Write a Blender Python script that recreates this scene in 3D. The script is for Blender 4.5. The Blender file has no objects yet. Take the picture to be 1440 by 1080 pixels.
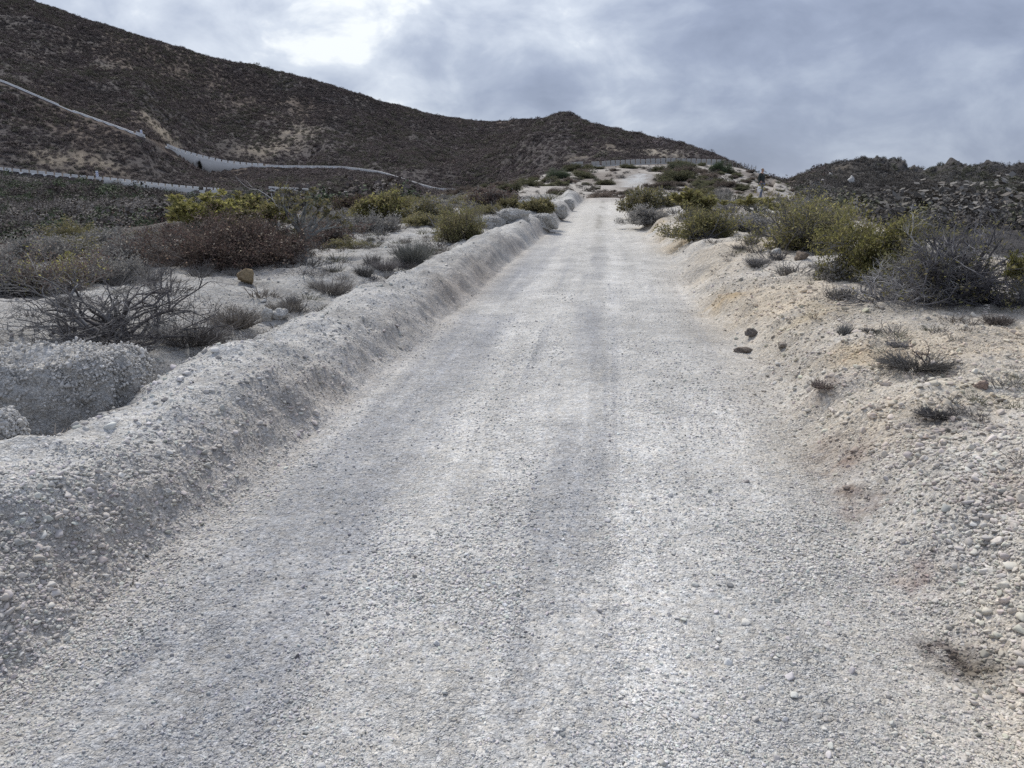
import bpy, math, random
import numpy as np
from mathutils import Vector, Matrix, Euler

SC = bpy.context.scene
COL = SC.collection
random.seed(7)
RNG = np.random.default_rng(11)

# ------------------------------------------------------------------ camera model
FPX, PITCH, CAMH = 1081.0, math.atan(240 / 1081.0), 1.6
CP, SP = math.cos(PITCH), math.sin(PITCH)

def ray(X, Y):
    d = (np.asarray(X, float) - 720) / FPX
    v = (540 - np.asarray(Y, float)) / FPX
    return d, CP + v * SP, -SP + v * CP

def at_depth(X, Y, r):
    """World point seen at photo pixel (X, Y) standing r metres ahead."""
    a, b, c = ray(X, Y)
    k = r / b
    return a * k, np.asarray(r, float) + 0 * a, CAMH + c * k

# ------------------------------------------------------------------ noise
def _hash(ix, iy, seed):
    h = (ix.astype(np.int64) * 374761393 + iy.astype(np.int64) * 668265263 + seed * 1274126177) & 0xFFFFFFFF
    h = ((h ^ (h >> 13)) * 1274126177) & 0xFFFFFFFF
    return (((h ^ (h >> 16)) & 0xFFFFFF) / float(0xFFFFFF)).astype(np.float32)

def vnoise(x, y, seed=0):
    x = np.asarray(x, np.float64); y = np.asarray(y, np.float64)
    ix = np.floor(x); iy = np.floor(y)
    fx = x - ix; fy = y - iy
    fx = fx * fx * fx * (fx * (fx * 6 - 15) + 10); fy = fy * fy * fy * (fy * (fy * 6 - 15) + 10)
    a = _hash(ix, iy, seed); b = _hash(ix + 1, iy, seed); c = _hash(ix, iy + 1, seed); d = _hash(ix + 1, iy + 1, seed)
    return (a + (b - a) * fx + (c - a) * fy + (a - b - c + d) * fx * fy) * 2 - 1

def fbm(x, y, seed=0, octv=4, gain=.5):
    s, amp, tot = 0, 1.0, 0
    x = np.asarray(x, float); y = np.asarray(y, float)
    for i in range(octv):
        ca, sa = math.cos(.7 * i + .3), math.sin(.7 * i + .3)
        s = s + amp * vnoise((x * ca - y * sa) * 2 ** i + 17.3 * i, (x * sa + y * ca) * 2 ** i - 9.1 * i, seed + i)
        tot += amp; amp *= gain
    return s / tot

def ridged(x, y, seed=0, octv=3):
    s, amp, tot = 0, 1.0, 0
    for i in range(octv):
        s = s + amp * (1 - np.abs(vnoise(x * 2 ** i + 3.7 * i, y * 2 ** i + 8.1 * i, seed + i)) * 2)
        tot += amp; amp *= .5
    return s / tot

def sstep(a, b, x):
    t = np.clip((np.asarray(x, float) - a) / (b - a), 0, 1)
    return t * t * (3 - 2 * t)

# ------------------------------------------------------------------ near ground: track, bank, shelves
SLOPE = .052
def ucen(x, y): return x - .12 * y + .33
HW_Y = [0, 8, 16, 26, 48]
def hw_left(y): return np.interp(y, HW_Y, [1.62, 1.45, 1.36, 1.12, .98])
def hw_right(y): return np.interp(y, HW_Y, [1.56, 1.56, 1.48, 1.28, .98])
PL = ([-1, 0, .10, .24, .40, .60, .82, 1.02, 1.25, 1.6, 2.1, 2.9, 5, 10, 16, 24, 40],
      [0, 0, .08, .245, .355, .405, .415, .33, .12, .04, .16, .27, .26, .08, -.35, -1.0, -2.4])
PR = ([-1, 0, .16, .36, .66, 1.3, 3.2, 5, 8, 12, 20, 40],
      [0, 0, .10, .27, .385, .43, .44, .32, .02, -.40, -1.2, -3])

def near_z(x, y):
    u = ucen(x, y)
    wl = np.interp(y, [0, 8, 15, 26, 50], [1, .95, .72, .7, .8])
    ju = .07 * fbm(y * 1.1, x * .3, 40, 3) + .035 * fbm(y * 4, x * 3, 43, 2)
    a = -u - hw_left(y) + ju
    b = u - hw_right(y) + (1.2 + 1.6 * sstep(3, 6, y)) * ju - .14 * sstep(3, 6, y) * ridged(x * 1.3, y * .8, 44, 3)
    z = SLOPE * y
    bh = 1 + .20 * fbm(y * .8, 3.3, 50, 4) + .22 * fbm(x * 1.6, y * 1.6, 53, 3) + np.interp(y, [0, 6, 16, 30], [0, 0, .1, .5]) * (.3 + vnoise(y * .42, 1.7, 52))
    bh = bh * .95 * (1 - .20 * sstep(.15, .6, vnoise(y * 1.15 + .3 * x, 7.7, 54)))
    aw = a / wl
    prof_l = np.interp(aw, *PL)
    prof_l = np.where(aw < 1.3, prof_l * np.where(a > 0, bh, 1), prof_l)
    dit = sstep(10, 16, y)
    prof_l = prof_l + dit * np.interp(aw, [.9, 1.4, 2.2, 3], [0, .22, .1, 0])
    z = z + prof_l + np.interp(b, *PR)
    off = np.clip(np.maximum(a, b) / .5, 0, 1)
    # ruts and camber of the track
    wob = .10 * fbm(y * .35, 2.0, 60, 2)
    for c, w, d in ((-.78, .30, .022), (.62, .26, .020), (.16, .12, -.010)):
        z = z - (1 - off) * d * np.exp(-((u + wob - c) / w) ** 2)
    z = z + (1 - off) * (.012 * fbm(x * 1.3, y * .8, 61, 3) + .006 * fbm(x * 6, y * 5, 62, 2))
    z = z + off * (.06 * fbm(x * .9, y * .9, 63, 3) + .045 * ridged(x * 1.9, y * 1.9, 68, 3) - .01 + .028 * fbm(x * 3.3, y * 3.3, 64, 3) + .011 * fbm(x * 11, y * 11, 65, 2))
    far = sstep(3, 7, np.maximum(a, b))
    z = z + far * .16 * fbm(x * .35, y * .35, 66, 3)
    z = z + sstep(38, 46, y) * .16 * fbm(x * 1.1, y * .6, 71, 3)
    # loose clods on the bank face and the right slope
    face = np.exp(-((a - .22) / .22) ** 2) + .7 * np.exp(-((b - .5) / .5) ** 2)
    z = z + face * (.030 * ridged(x * 4.5, y * 4.5, 67, 2) - .012) + .4 * face * .02 * vnoise(x * 16, y * 16, 69)
    return z

# ------------------------------------------------------------------ far ground: contour lines from the gully to the ridge
def C(*pts):
    P = np.array(pts, float)
    x, y, z = at_depth(P[:, 0], P[:, 1], P[:, 2])
    return x / y, y, z
R1 = np.array([(-500, 14), (0, 18), (100, 20), (200, 24), (300, 28), (450, 34), (560, 40), (660, 45), (780, 46), (900, 46), (1010, 46), (1110, 42), (1200, 23), (1300, 16), (1440, 12), (2000, 9)], float)
L2 = C((-500, 420, 55), (0, 352, 60), (100, 345, 72), (200, 330, 95), (260, 312, 115), (300, 303, 125), (380, 297, 130), (450, 294, 125), (520, 290, 110), (600, 284, 85), (660, 280, 72), (720, 277, 64), (780, 282, 62), (845, 286, 62), (900, 285, 62), (960, 285, 62), (1010, 286, 60), (1060, 288, 58), (1110, 290, 58), (1200, 312, 55), (1300, 325, 50), (1440, 338, 48), (2000, 370, 45))
L3 = C((-500, 215, 250), (0, 239, 262), (133, 252, 272), (160, 254, 276), (230, 262, 290), (300, 268, 300), (370, 268, 300), (450, 273, 270), (520, 280, 235), (580, 284, 190), (640, 275, 160), (680, 266, 152), (720, 257, 152), (760, 246, 155), (800, 239, 160), (860, 233, 165), (940, 230, 165), (1020, 232, 165), (1060, 241, 160), (1090, 253, 150), (1110, 262, 140), (1130, 270, 125), (1200, 292, 110), (1300, 300, 105), (1440, 308, 100), (2000, 320, 95))
L4 = C((-500, 215, 257), (0, 239, 269), (133, 252, 279), (160, 254, 283), (230, 262, 297), (300, 268, 307), (370, 268, 307), (450, 273, 277), (520, 280, 242), (580, 285, 205), (640, 280, 195), (680, 274, 190), (720, 266, 190), (760, 256, 195), (800, 250, 200), (860, 246, 205), (940, 243, 205), (1020, 245, 205), (1060, 253, 190), (1090, 264, 180), (1110, 266, 160), (1130, 266, 150), (1200, 280, 148), (1300, 285, 145), (1440, 290, 140), (2000, 300, 130))
L5 = C((-500, 14, 329), (0, 116, 339), (100, 159, 339), (200, 195, 329), (225, 206, 352), (250, 219, 370), (290, 243, 380), (320, 240, 383), (350, 235, 388), (400, 237, 399), (480, 238, 389), (533, 245, 369), (580, 260, 349), (613, 269, 339), (667, 271, 339), (700, 264, 320), (760, 249, 260), (800, 240, 255), (860, 236, 255), (940, 234, 250), (1020, 236, 240), (1060, 250, 230), (1110, 262, 200), (1130, 256, 180), (1200, 264, 180), (1300, 269, 180), (1440, 274, 175), (2000, 280, 170))
L6 = C((-500, 10, 330), (0, 113, 340), (100, 156, 340), (200, 192, 330), (225, 202, 353), (250, 213, 371), (290, 224, 381), (320, 230, 384), (350, 233, 389), (400, 235, 400), (480, 236, 390), (533, 243, 370), (580, 258, 350), (613, 267.5, 340), (667, 269, 340), (700, 259, 325), (760, 242, 290), (800, 233, 290), (860, 228, 290), (940, 226, 285), (1020, 230, 280), (1060, 246, 260), (1110, 258, 215), (1130, 253, 190), (1200, 256, 190), (1300, 262, 190), (1440, 264, 185), (2000, 270, 180))
L7 = C((-500, 10, 337), (0, 113, 347), (100, 156, 347), (200, 192, 337), (225, 202, 360), (250, 213, 378), (290, 224, 388), (320, 230, 391), (350, 233, 396), (400, 235, 407), (480, 236, 397), (533, 243, 377), (580, 258, 357), (613, 267.5, 347), (667, 269, 347), (700, 257, 335), (760, 240, 300), (800, 231, 300), (860, 226, 300), (940, 224, 295), (1020, 229, 290), (1060, 246, 270), (1110, 256, 225), (1130, 251, 198), (1200, 251, 200), (1300, 258, 200), (1440, 258, 195), (2000, 265, 190))
L8 = C((-500, -80, 440), (0, 40, 450), (100, 85, 440), (200, 120, 430), (240, 150, 440), (300, 165, 470), (400, 175, 480), (480, 190, 480), (560, 215, 450), (613, 240, 400), (640, 245, 390), (680, 228, 400), (700, 213, 420), (720, 195, 430), (740, 178, 440), (760, 168, 447), (785, 161, 450), (800, 163, 450), (830, 172, 440), (880, 184, 420), (930, 193, 400), (960, 203, 390), (1010, 222, 370), (1060, 246, 350), (1100, 256, 270), (1110, 252, 262), (1140, 244, 258), (1170, 237, 250), (1190, 233, 245), (1220, 227, 240), (1230, 224, 240), (1238, 226, 240), (1248, 232, 240), (1290, 241, 245), (1300, 248, 248), (1315, 247, 245), (1325, 238, 240), (1335, 231, 235), (1350, 232, 235), (1385, 238, 235), (1410, 236, 235), (1440, 239, 235), (1600, 226, 230), (2000, 245, 230))
L9 = C((-500, -150, 500), (0, 10, 510), (200, 85, 510), (300, 120, 530), (400, 135, 550), (480, 150, 560), (560, 178, 560), (613, 203, 540), (640, 215, 540), (680, 213, 560), (700, 207, 560), (740, 190, 560), (785, 187, 560), (900, 212, 550), (1010, 248, 500), (1110, 264, 350), (1140, 262, 300), (1440, 262, 290), (2000, 262, 280))
L10 = C((-500, -190, 560), (-60, -32, 570), (0, -10, 570), (20, -2, 570), (60, 10, 575), (100, 24, 570), (150, 39, 575), (200, 54, 580), (250, 69, 585), (300, 84, 590), (350, 93, 600), (400, 102, 610), (435, 112, 615), (470, 122, 620), (520, 138, 630), (560, 150, 650), (600, 160, 670), (640, 167, 690), (700, 173, 710), (740, 170, 710), (790, 172, 710), (850, 200, 700), (1000, 250, 650), (1110, 275, 500), (1440, 285, 400), (2000, 290, 400))
TG = np.arange(-1.6, 1.6, .002)
def _smooth(v, sig):
    n = int(3 * sig / .002) + 1
    k = np.exp(-.5 * (np.arange(-n, n + 1) * .002 / sig) ** 2); k /= k.sum()
    return np.convolve(np.pad(v, n, mode='edge'), k, 'valid')
TR1 = C(*[(p[0], 300, p[1]) for p in R1])[0]
KR, KZ = [_smooth(np.interp(TG, TR1, R1[:, 1]), .02)], [None]
for i, L in enumerate((L2, L3, L4, L5, L6, L7, L8, L9, L10)):
    sg = (.02, .008, .008, .006, .006, .006, .0035, .012, .008)[i]
    KR.append(_smooth(np.interp(TG, L[0], L[1]), sg)); KZ.append(_smooth(np.interp(TG, L[0], L[2]), sg))
KR.append(KR[-1] + 160); KZ.append(KZ[-1] - 45)
for i in range(1, len(KR)): KR[i] = np.maximum(KR[i], KR[i - 1] + .3)

_TD = [C((X, 262, 290))[0][0] for X in (140, 165, 215, 280, 305, 330)]
def kr(i, t): return np.interp(t, TG, KR[i])
def kz(i, t): return np.interp(t, TG, KZ[i])

def ground_z(x, y):
    x = np.atleast_1d(np.asarray(x, float)).ravel(); y = np.atleast_1d(np.asarray(y, float)).ravel()
    yy = np.maximum(y, .5)
    z = near_z(x, yy)
    t = np.clip(x / np.maximum(yy, 3), -1.59, 1.59)
    r1 = kr(0, t)
    m = yy > r1
    if m.any():
        tm, ym, xm = t[m], yy[m], x[m]
        n = len(KR)
        R = np.stack([kr(i, tm) for i in range(n)])
        Z = np.empty_like(R)
        Z[0] = near_z(tm * R[0], R[0])
        for i in range(1, n): Z[i] = kz(i, tm)
        h = np.diff(R, axis=0); d = np.diff(Z, axis=0) / h
        S = np.zeros_like(R)
        same = d[:-1] * d[1:] > 0
        w1 = 2 * h[1:] + h[:-1]; w2 = h[1:] + 2 * h[:-1]
        with np.errstate(divide='ignore', invalid='ignore'):
            S[1:-1] = np.where(same, (w1 + w2) / (w1 / d[:-1] + w2 / d[1:]), 0)
        S[0] = .02; S[-1] = d[-1]
        k = np.clip((R < ym).sum(0) - 1, 0, n - 2)
        ii = np.arange(len(ym))
        r0, hh = R[k, ii], h[k, ii]
        q = np.clip((ym - r0) / hh, 0, 1)
        SI, SO = S.copy(), S.copy()          # slope arriving at / leaving each line; the road cuts keep a sharp edge
        SI[2] = np.where(tm < .33, d[1], S[2]); SI[4] = d[3]; SO[3] = np.where(tm < 0, d[3], S[3]); SO[6] = np.where(tm < 0, d[6], S[6]); SO[5] = 0; SI[3] = 0; SO[2] = np.where(tm < 0, 0, S[2])
        z0, z1, s0, s1 = Z[k, ii], Z[k + 1, ii], SO[k, ii] * hh, SI[k + 1, ii] * hh
        zz = (2 * q ** 3 - 3 * q ** 2 + 1) * z0 + (q ** 3 - 2 * q ** 2 + q) * s0 + (-2 * q ** 3 + 3 * q ** 2) * z1 + (q ** 3 - q ** 2) * s1
        # relief: kept off the two roads, growing with distance
        keep = sstep(0, 14, np.minimum(np.abs(ym - R[2] - 3), np.abs(ym - R[5] - 2)) - 5) * sstep(0, 12, ym - R[0])
        left = sstep(-.02, -.10, tm); right = sstep(.34, .40, tm)
        amp = np.interp(ym, [0, 60, 200, 400, 700], [.1, .35, 1.3, 2.8, 3.6])
        crest = np.exp(-((ym - np.where(right > .5, R[7], R[9])) / 40) ** 2)
        g = fbm(xm / 55 + .35 * ym / 55, ym / 90, 80, 4) * 1.2 + .5 * ridged(xm / 26 + .2 * ym / 26, ym / 60, 84, 3) - .2
        zz = zz + keep * amp * g * (1 - .75 * crest) * np.where((ym > R[6]) & (right < .5), 1.7, 1)
        zz = zz + keep * np.minimum(amp, .8) * .5 * fbm(xm / 7, ym / 7, 86, 3)
        # jagged lava crest on the right
        jag = right * np.exp(-((ym - R[7]) / 26) ** 2)
        zz = zz + jag * (3.4 * np.maximum(0, ridged(xm / 8, ym / 14, 88, 4)) - 1.3 + 1.7 * fbm(xm / 3.2, ym / 5, 89, 3))
        zz = zz + right * keep * .9 * ridged(xm / 11, ym / 11, 90, 3)
        # ground kept low in front of the retaining wall of the lower road
        drop = np.interp(tm, _TD, [2.6, 2.6, 3.0, 3.8, 3.2, 0])
        zz = zz - drop * sstep(R[2] - 80, R[2] - 5, ym) * (ym < R[2] - .6)
        z[m] = zz
    return z

def gz(x, y): return float(ground_z([x], [y])[0])

RS = np.concatenate([np.geomspace(1.2, 60, 900), np.geomspace(60.2, 760, 1600)])
def pick(X, Y, rmin=1.2, rmax=760):
    """First ground point that photo pixel (X, Y) looks at."""
    a, b, c = (float(v) for v in ray(X, Y))
    r = RS[(RS >= rmin) & (RS <= rmax)]
    zz = ground_z(a / b * r, r); zr = CAMH + c / b * r
    hit = np.nonzero(zz >= zr)[0]
    if len(hit) == 0:
        i = int(np.argmin(zr - zz))
    else: i = hit[0]
    r0 = r[i]
    if len(hit) and i > 0:
        f0, f1 = zr[i - 1] - zz[i - 1], zr[i] - zz[i]
        r0 = r[i - 1] + (r[i] - r[i - 1]) * f0 / (f0 - f1)
    x = a / b * r0
    return x, r0, gz(x, r0)
# ------------------------------------------------------------------ materials
def new_mat(name):
    m = bpy.data.materials.new(name); m.use_nodes = True
    nt = m.node_tree; nt.nodes.clear()
    out = nt.nodes.new('ShaderNodeOutputMaterial'); b = nt.nodes.new('ShaderNodeBsdfPrincipled')
    nt.links.new(b.outputs[0], out.inputs[0])
    b.inputs['Roughness'].default_value = .92
    b.inputs['Specular IOR Level'].default_value = .2
    return m, nt, b

class N:
    """small helper for wiring shader nodes"""
    def __init__(s, nt): s.nt = nt
    def node(s, typ, **kw):
        n = s.nt.nodes.new('ShaderNode' + typ)
        for k, v in kw.items(): setattr(n, k, v)
        return n
    def put(s, sock, v):
        if hasattr(v, 'is_output'): s.nt.links.new(v, sock)
        else: sock.default_value = v
    def math(s, op, a, b=0.0, c=None):
        n = s.node('Math', operation=op); s.put(n.inputs[0], a); s.put(n.inputs[1], b)
        if c is not None: s.put(n.inputs[2], c)
        return n.outputs[0]
    def mix(s, f, a, b, blend='MIX'):
        n = s.node('Mix', data_type='RGBA', blend_type=blend, clamp_factor=True)
        s.put(n.inputs['Factor'], f)
        for so, v in ((n.inputs[6], a), (n.inputs[7], b)):
            if isinstance(v, (tuple, list)) and len(v) == 3: v = (*v, 1)
            s.put(so, v)
        return n.outputs[2]
    def ramp(s, v, *stops):
        n = s.node('ValToRGB'); e = n.color_ramp.elements
        while len(e) < len(stops): e.new(.5)
        for i, (p, c) in enumerate(stops):
            e[i].position = p; e[i].color = (c, c, c, 1) if isinstance(c, (int, float)) else (*c, 1)
        s.put(n.inputs[0], v); return n.outputs[0]
    def noise(s, vec, scale, detail=4, rough=.55, dist=0.0):
        n = s.node('TexNoise'); s.nt.links.new(vec, n.inputs['Vector'])
        n.inputs['Scale'].default_value = scale; n.inputs['Detail'].default_value = detail
        n.inputs['Roughness'].default_value = rough; n.inputs['Distortion'].default_value = dist
        return n.outputs['Fac']
    def voro(s, vec, scale, feature='F1', rnd=1.0):
        n = s.node('TexVoronoi', feature=feature); s.nt.links.new(vec, n.inputs['Vector'])
        n.inputs['Scale'].default_value = scale; n.inputs['Randomness'].default_value = rnd
        return n
    def attr(s, name, kind='GEOMETRY'):
        n = s.node('Attribute', attribute_name=name, attribute_type=kind); return n
    def bump(s, h, strength, dist, normal=None):
        n = s.node('Bump'); n.inputs['Strength'].default_value = strength; n.inputs['Distance'].default_value = dist
        s.nt.links.new(h, n.inputs['Height'])
        if normal is not None: s.nt.links.new(normal, n.inputs['Normal'])
        return n.outputs[0]
    def scale(s, col, f):
        n = s.node('VectorMath', operation='SCALE'); s.put(n.inputs[0], col); s.put(n.inputs['Scale'], f); return n.outputs[0]

def gravel_mat(name, fixed=None):
    m, nt, b = new_mat(name); n = N(nt)
    pos = n.node('NewGeometry').outputs['Position']
    col = n.attr('pigment').outputs['Color'] if fixed is None else None
    if fixed is not None:
        rgb = n.node('RGB'); rgb.outputs[0].default_value = (*fixed, 1); col = rgb.outputs[0]
    warp = n.node('VectorMath', operation='ADD')
    nz = n.node('TexNoise'); nt.links.new(pos, nz.inputs['Vector']); nz.inputs['Scale'].default_value = 40; nz.inputs['Detail'].default_value = 2
    sc = n.node('VectorMath', operation='SCALE'); nt.links.new(nz.outputs['Color'], sc.inputs[0]); sc.inputs['Scale'].default_value = .018
    nt.links.new(pos, warp.inputs[0]); nt.links.new(sc.outputs[0], warp.inputs[1])
    wp = warp.outputs[0]
    v1, v2, v3 = n.voro(wp, 150), n.voro(wp, 66), n.voro(pos, 330)
    patch = n.ramp(n.noise(pos, 2.3, 3), (.40, 0.0), (.62, 1.0))
    def cell(v):
        g = n.node('SeparateColor'); nt.links.new(v.outputs['Color'], g.inputs[0]); return g.outputs[0]
    c1 = n.math('MULTIPLY_ADD', cell(v1), .42, .80)
    c2 = n.math('MULTIPLY_ADD', cell(v2), .40, .80)
    blotch = n.math('MULTIPLY_ADD', n.noise(pos, 9, 5, .65), .5, .75)
    fine = n.math('MULTIPLY_ADD', n.noise(pos, 60, 3, .7), .5, .75)
    f = n.math('MULTIPLY', n.math('MULTIPLY', c1, c2), n.math('MULTIPLY', blotch, fine))
    # sand between the stones drawn darker, to paint in the shade of the gaps
    gap = n.ramp(v1.outputs['Distance'], (.35, 1.0), (.75, .80))
    f = n.math('MULTIPLY', f, gap)
    base = n.scale(col, f)
    tintn = n.ramp(n.noise(pos, 27, 3, .7), (.35, (1.03, 1.0, .95)), (.65, (.97, 1.0, 1.04)))
    base = n.mix(1.0, base, tintn, 'MULTIPLY')
    nt.links.new(base, b.inputs['Base Color'])
    h1 = n.math('SUBTRACT', 1.0, v1.outputs['Distance'])
    h2 = n.math('SUBTRACT', 1.0, v2.outputs['Distance'])
    h = n.math('MULTIPLY_ADD', h1, .55, n.math('MULTIPLY', h2, n.math('MULTIPLY_ADD', patch, .9, .3)))
    h = n.math('MULTIPLY_ADD', n.math('SUBTRACT', 1.0, v3.outputs['Distance']), .18, h)
    h = n.math('MULTIPLY_ADD', n.noise(pos, 18, 5, .7), .9, h)
    nb = n.bump(n.math('MULTIPLY', h, n.ramp(n.noise(pos, 1.7, 4, .6), (.38, .35), (.6, 1.0))), .85, .013)
    big = n.bump(n.noise(pos, 4.5, 5, .6), .6, .07, nb)
    nt.links.new(big, b.inputs['Normal'])
    return m

def hill_mat(name):
    m, nt, b = new_mat(name); n = N(nt)
    pos = n.node('NewGeometry').outputs['Position']
    col = n.attr('pigment').outputs['Color']
    f = n.math('MULTIPLY', n.math('MULTIPLY_ADD', n.noise(pos, .9, 5, .75), 1.2, .4), n.math('MULTIPLY_ADD', n.noise(pos, .16, 4, .6), .9, .55))
    base = n.scale(col, f)
    nt.links.new(base, b.inputs['Base Color'])
    nb = n.bump(n.noise(pos, .8, 6, .75), 1.0, .9)
    nt.links.new(nb, b.inputs['Normal'])
    return m

def plain_mat(name, col, rough=.9, vary=.3, scale=20, bump=0.0, bscale=40, attr=None, inst=False, var_attr=None):
    """colour x optional per-face attribute x noise"""
    m, nt, b = new_mat(name); n = N(nt)
    tc = n.node('TexCoord').outputs['Object']
    if attr: c = n.attr(attr, 'INSTANCER' if inst else 'GEOMETRY').outputs['Color']
    else:
        rgb = n.node('RGB'); rgb.outputs[0].default_value = (*col, 1); c = rgb.outputs[0]
    f = n.math('MULTIPLY_ADD', n.noise(tc, scale, 4, .65), 2 * vary, 1 - vary)
    if var_attr: f = n.math('MULTIPLY', f, n.attr(var_attr).outputs['Fac'])
    nt.links.new(n.scale(c, f), b.inputs['Base Color'])
    if bump: nt.links.new(n.bump(n.noise(tc, bscale, 5, .65), 1.0, bump), b.inputs['Normal'])
    b.inputs['Roughness'].default_value = rough
    return m

def leaf_mat(name):
    m, nt, b = new_mat(name); n = N(nt)
    c = n.attr('tint').outputs['Color']
    oi = n.node('ObjectInfo')
    f = n.math('MULTIPLY_ADD', oi.outputs['Random'], .5, .75)
    nt.links.new(n.scale(c, f), b.inputs['Base Color'])
    b.inputs['Roughness'].default_value = .75
    if name == 'leaf':        # thin leaves let some light through
        tr = nt.nodes.new('ShaderNodeBsdfTranslucent'); nt.links.new(n.scale(c, n.math('MULTIPLY', f, 1.25)), tr.inputs[0])
        mx = nt.nodes.new('ShaderNodeMixShader'); mx.inputs[0].default_value = .38
        nt.links.new(b.outputs[0], mx.inputs[1]); nt.links.new(tr.outputs[0], mx.inputs[2])
        nt.links.new(mx.outputs[0], [q for q in nt.nodes if q.type == 'OUTPUT_MATERIAL'][0].inputs[0])
    return m

# ------------------------------------------------------------------ mesh helpers
def link(o, parent=None):
    COL.objects.link(o)
    if parent is not None: o.parent = parent
    return o

def np_mesh(name, V, F, mats=(), attrs=None, smooth=False, fmat=None):
    """V (n,3); F (m,k) array or list of arrays of k-gons."""
    me = bpy.data.meshes.new(name)
    V = np.asarray(V, np.float32)
    Fs = F if isinstance(F, list) else [F]
    Fs = [np.asarray(f, np.int32) for f in Fs if len(f)]
    me.vertices.add(len(V)); me.vertices.foreach_set('co', V.ravel())
    idx = np.concatenate([f.ravel() for f in Fs]); tot = np.concatenate([np.full(len(f), f.shape[1], np.int32) for f in Fs])
    st = np.concatenate([[0], np.cumsum(tot)[:-1]]).astype(np.int32)
    me.loops.add(len(idx)); me.loops.foreach_set('vertex_index', idx)
    me.polygons.add(len(tot)); me.polygons.foreach_set('loop_start', st)
    if fmat is not None: me.polygons.foreach_set('material_index', np.asarray(fmat, np.int32))
    if smooth: me.polygons.foreach_set('use_smooth', np.ones(len(tot), bool))
    for m in mats: me.materials.append(m)
    for nm, (dom, typ, arr) in (attrs or {}).items():
        a = me.attributes.new(nm, typ, dom)
        a.data.foreach_set('color' if typ == 'FLOAT_COLOR' else 'vector' if typ == 'FLOAT_VECTOR' else 'value', np.ascontiguousarray(arr).ravel())
    me.update(calc_edges=True)
    return me

def tag(o, label=None, cat=None, group=None, kind=None):
    for k, v in (('label', label), ('category', cat), ('group', group), ('kind', kind)):
        if v: o[k] = v
    return o

# ------------------------------------------------------------------ pigments of the ground
PALE, WARM, RUT = np.array([.505, .492, .468]), np.array([.53, .46, .365]), np.array([.335, .336, .345])
GREY, LITTER = np.array([.37, .352, .33]), np.array([.20, .18, .165])
SOIL, TAN, LAVA, SPURP, SPURD = np.array([.078, .068, .066]), np.array([.36, .30, .225]), np.array([.075, .070, .068]), np.array([.40, .37, .335]), np.array([.19, .165, .145])
BLOBS = []      # (x, y, radius, colour, strength): stains and plant litter on the ground

def mixc(a, b, f):
    return a + (b - a) * np.clip(f, 0, 1)[:, None]

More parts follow.
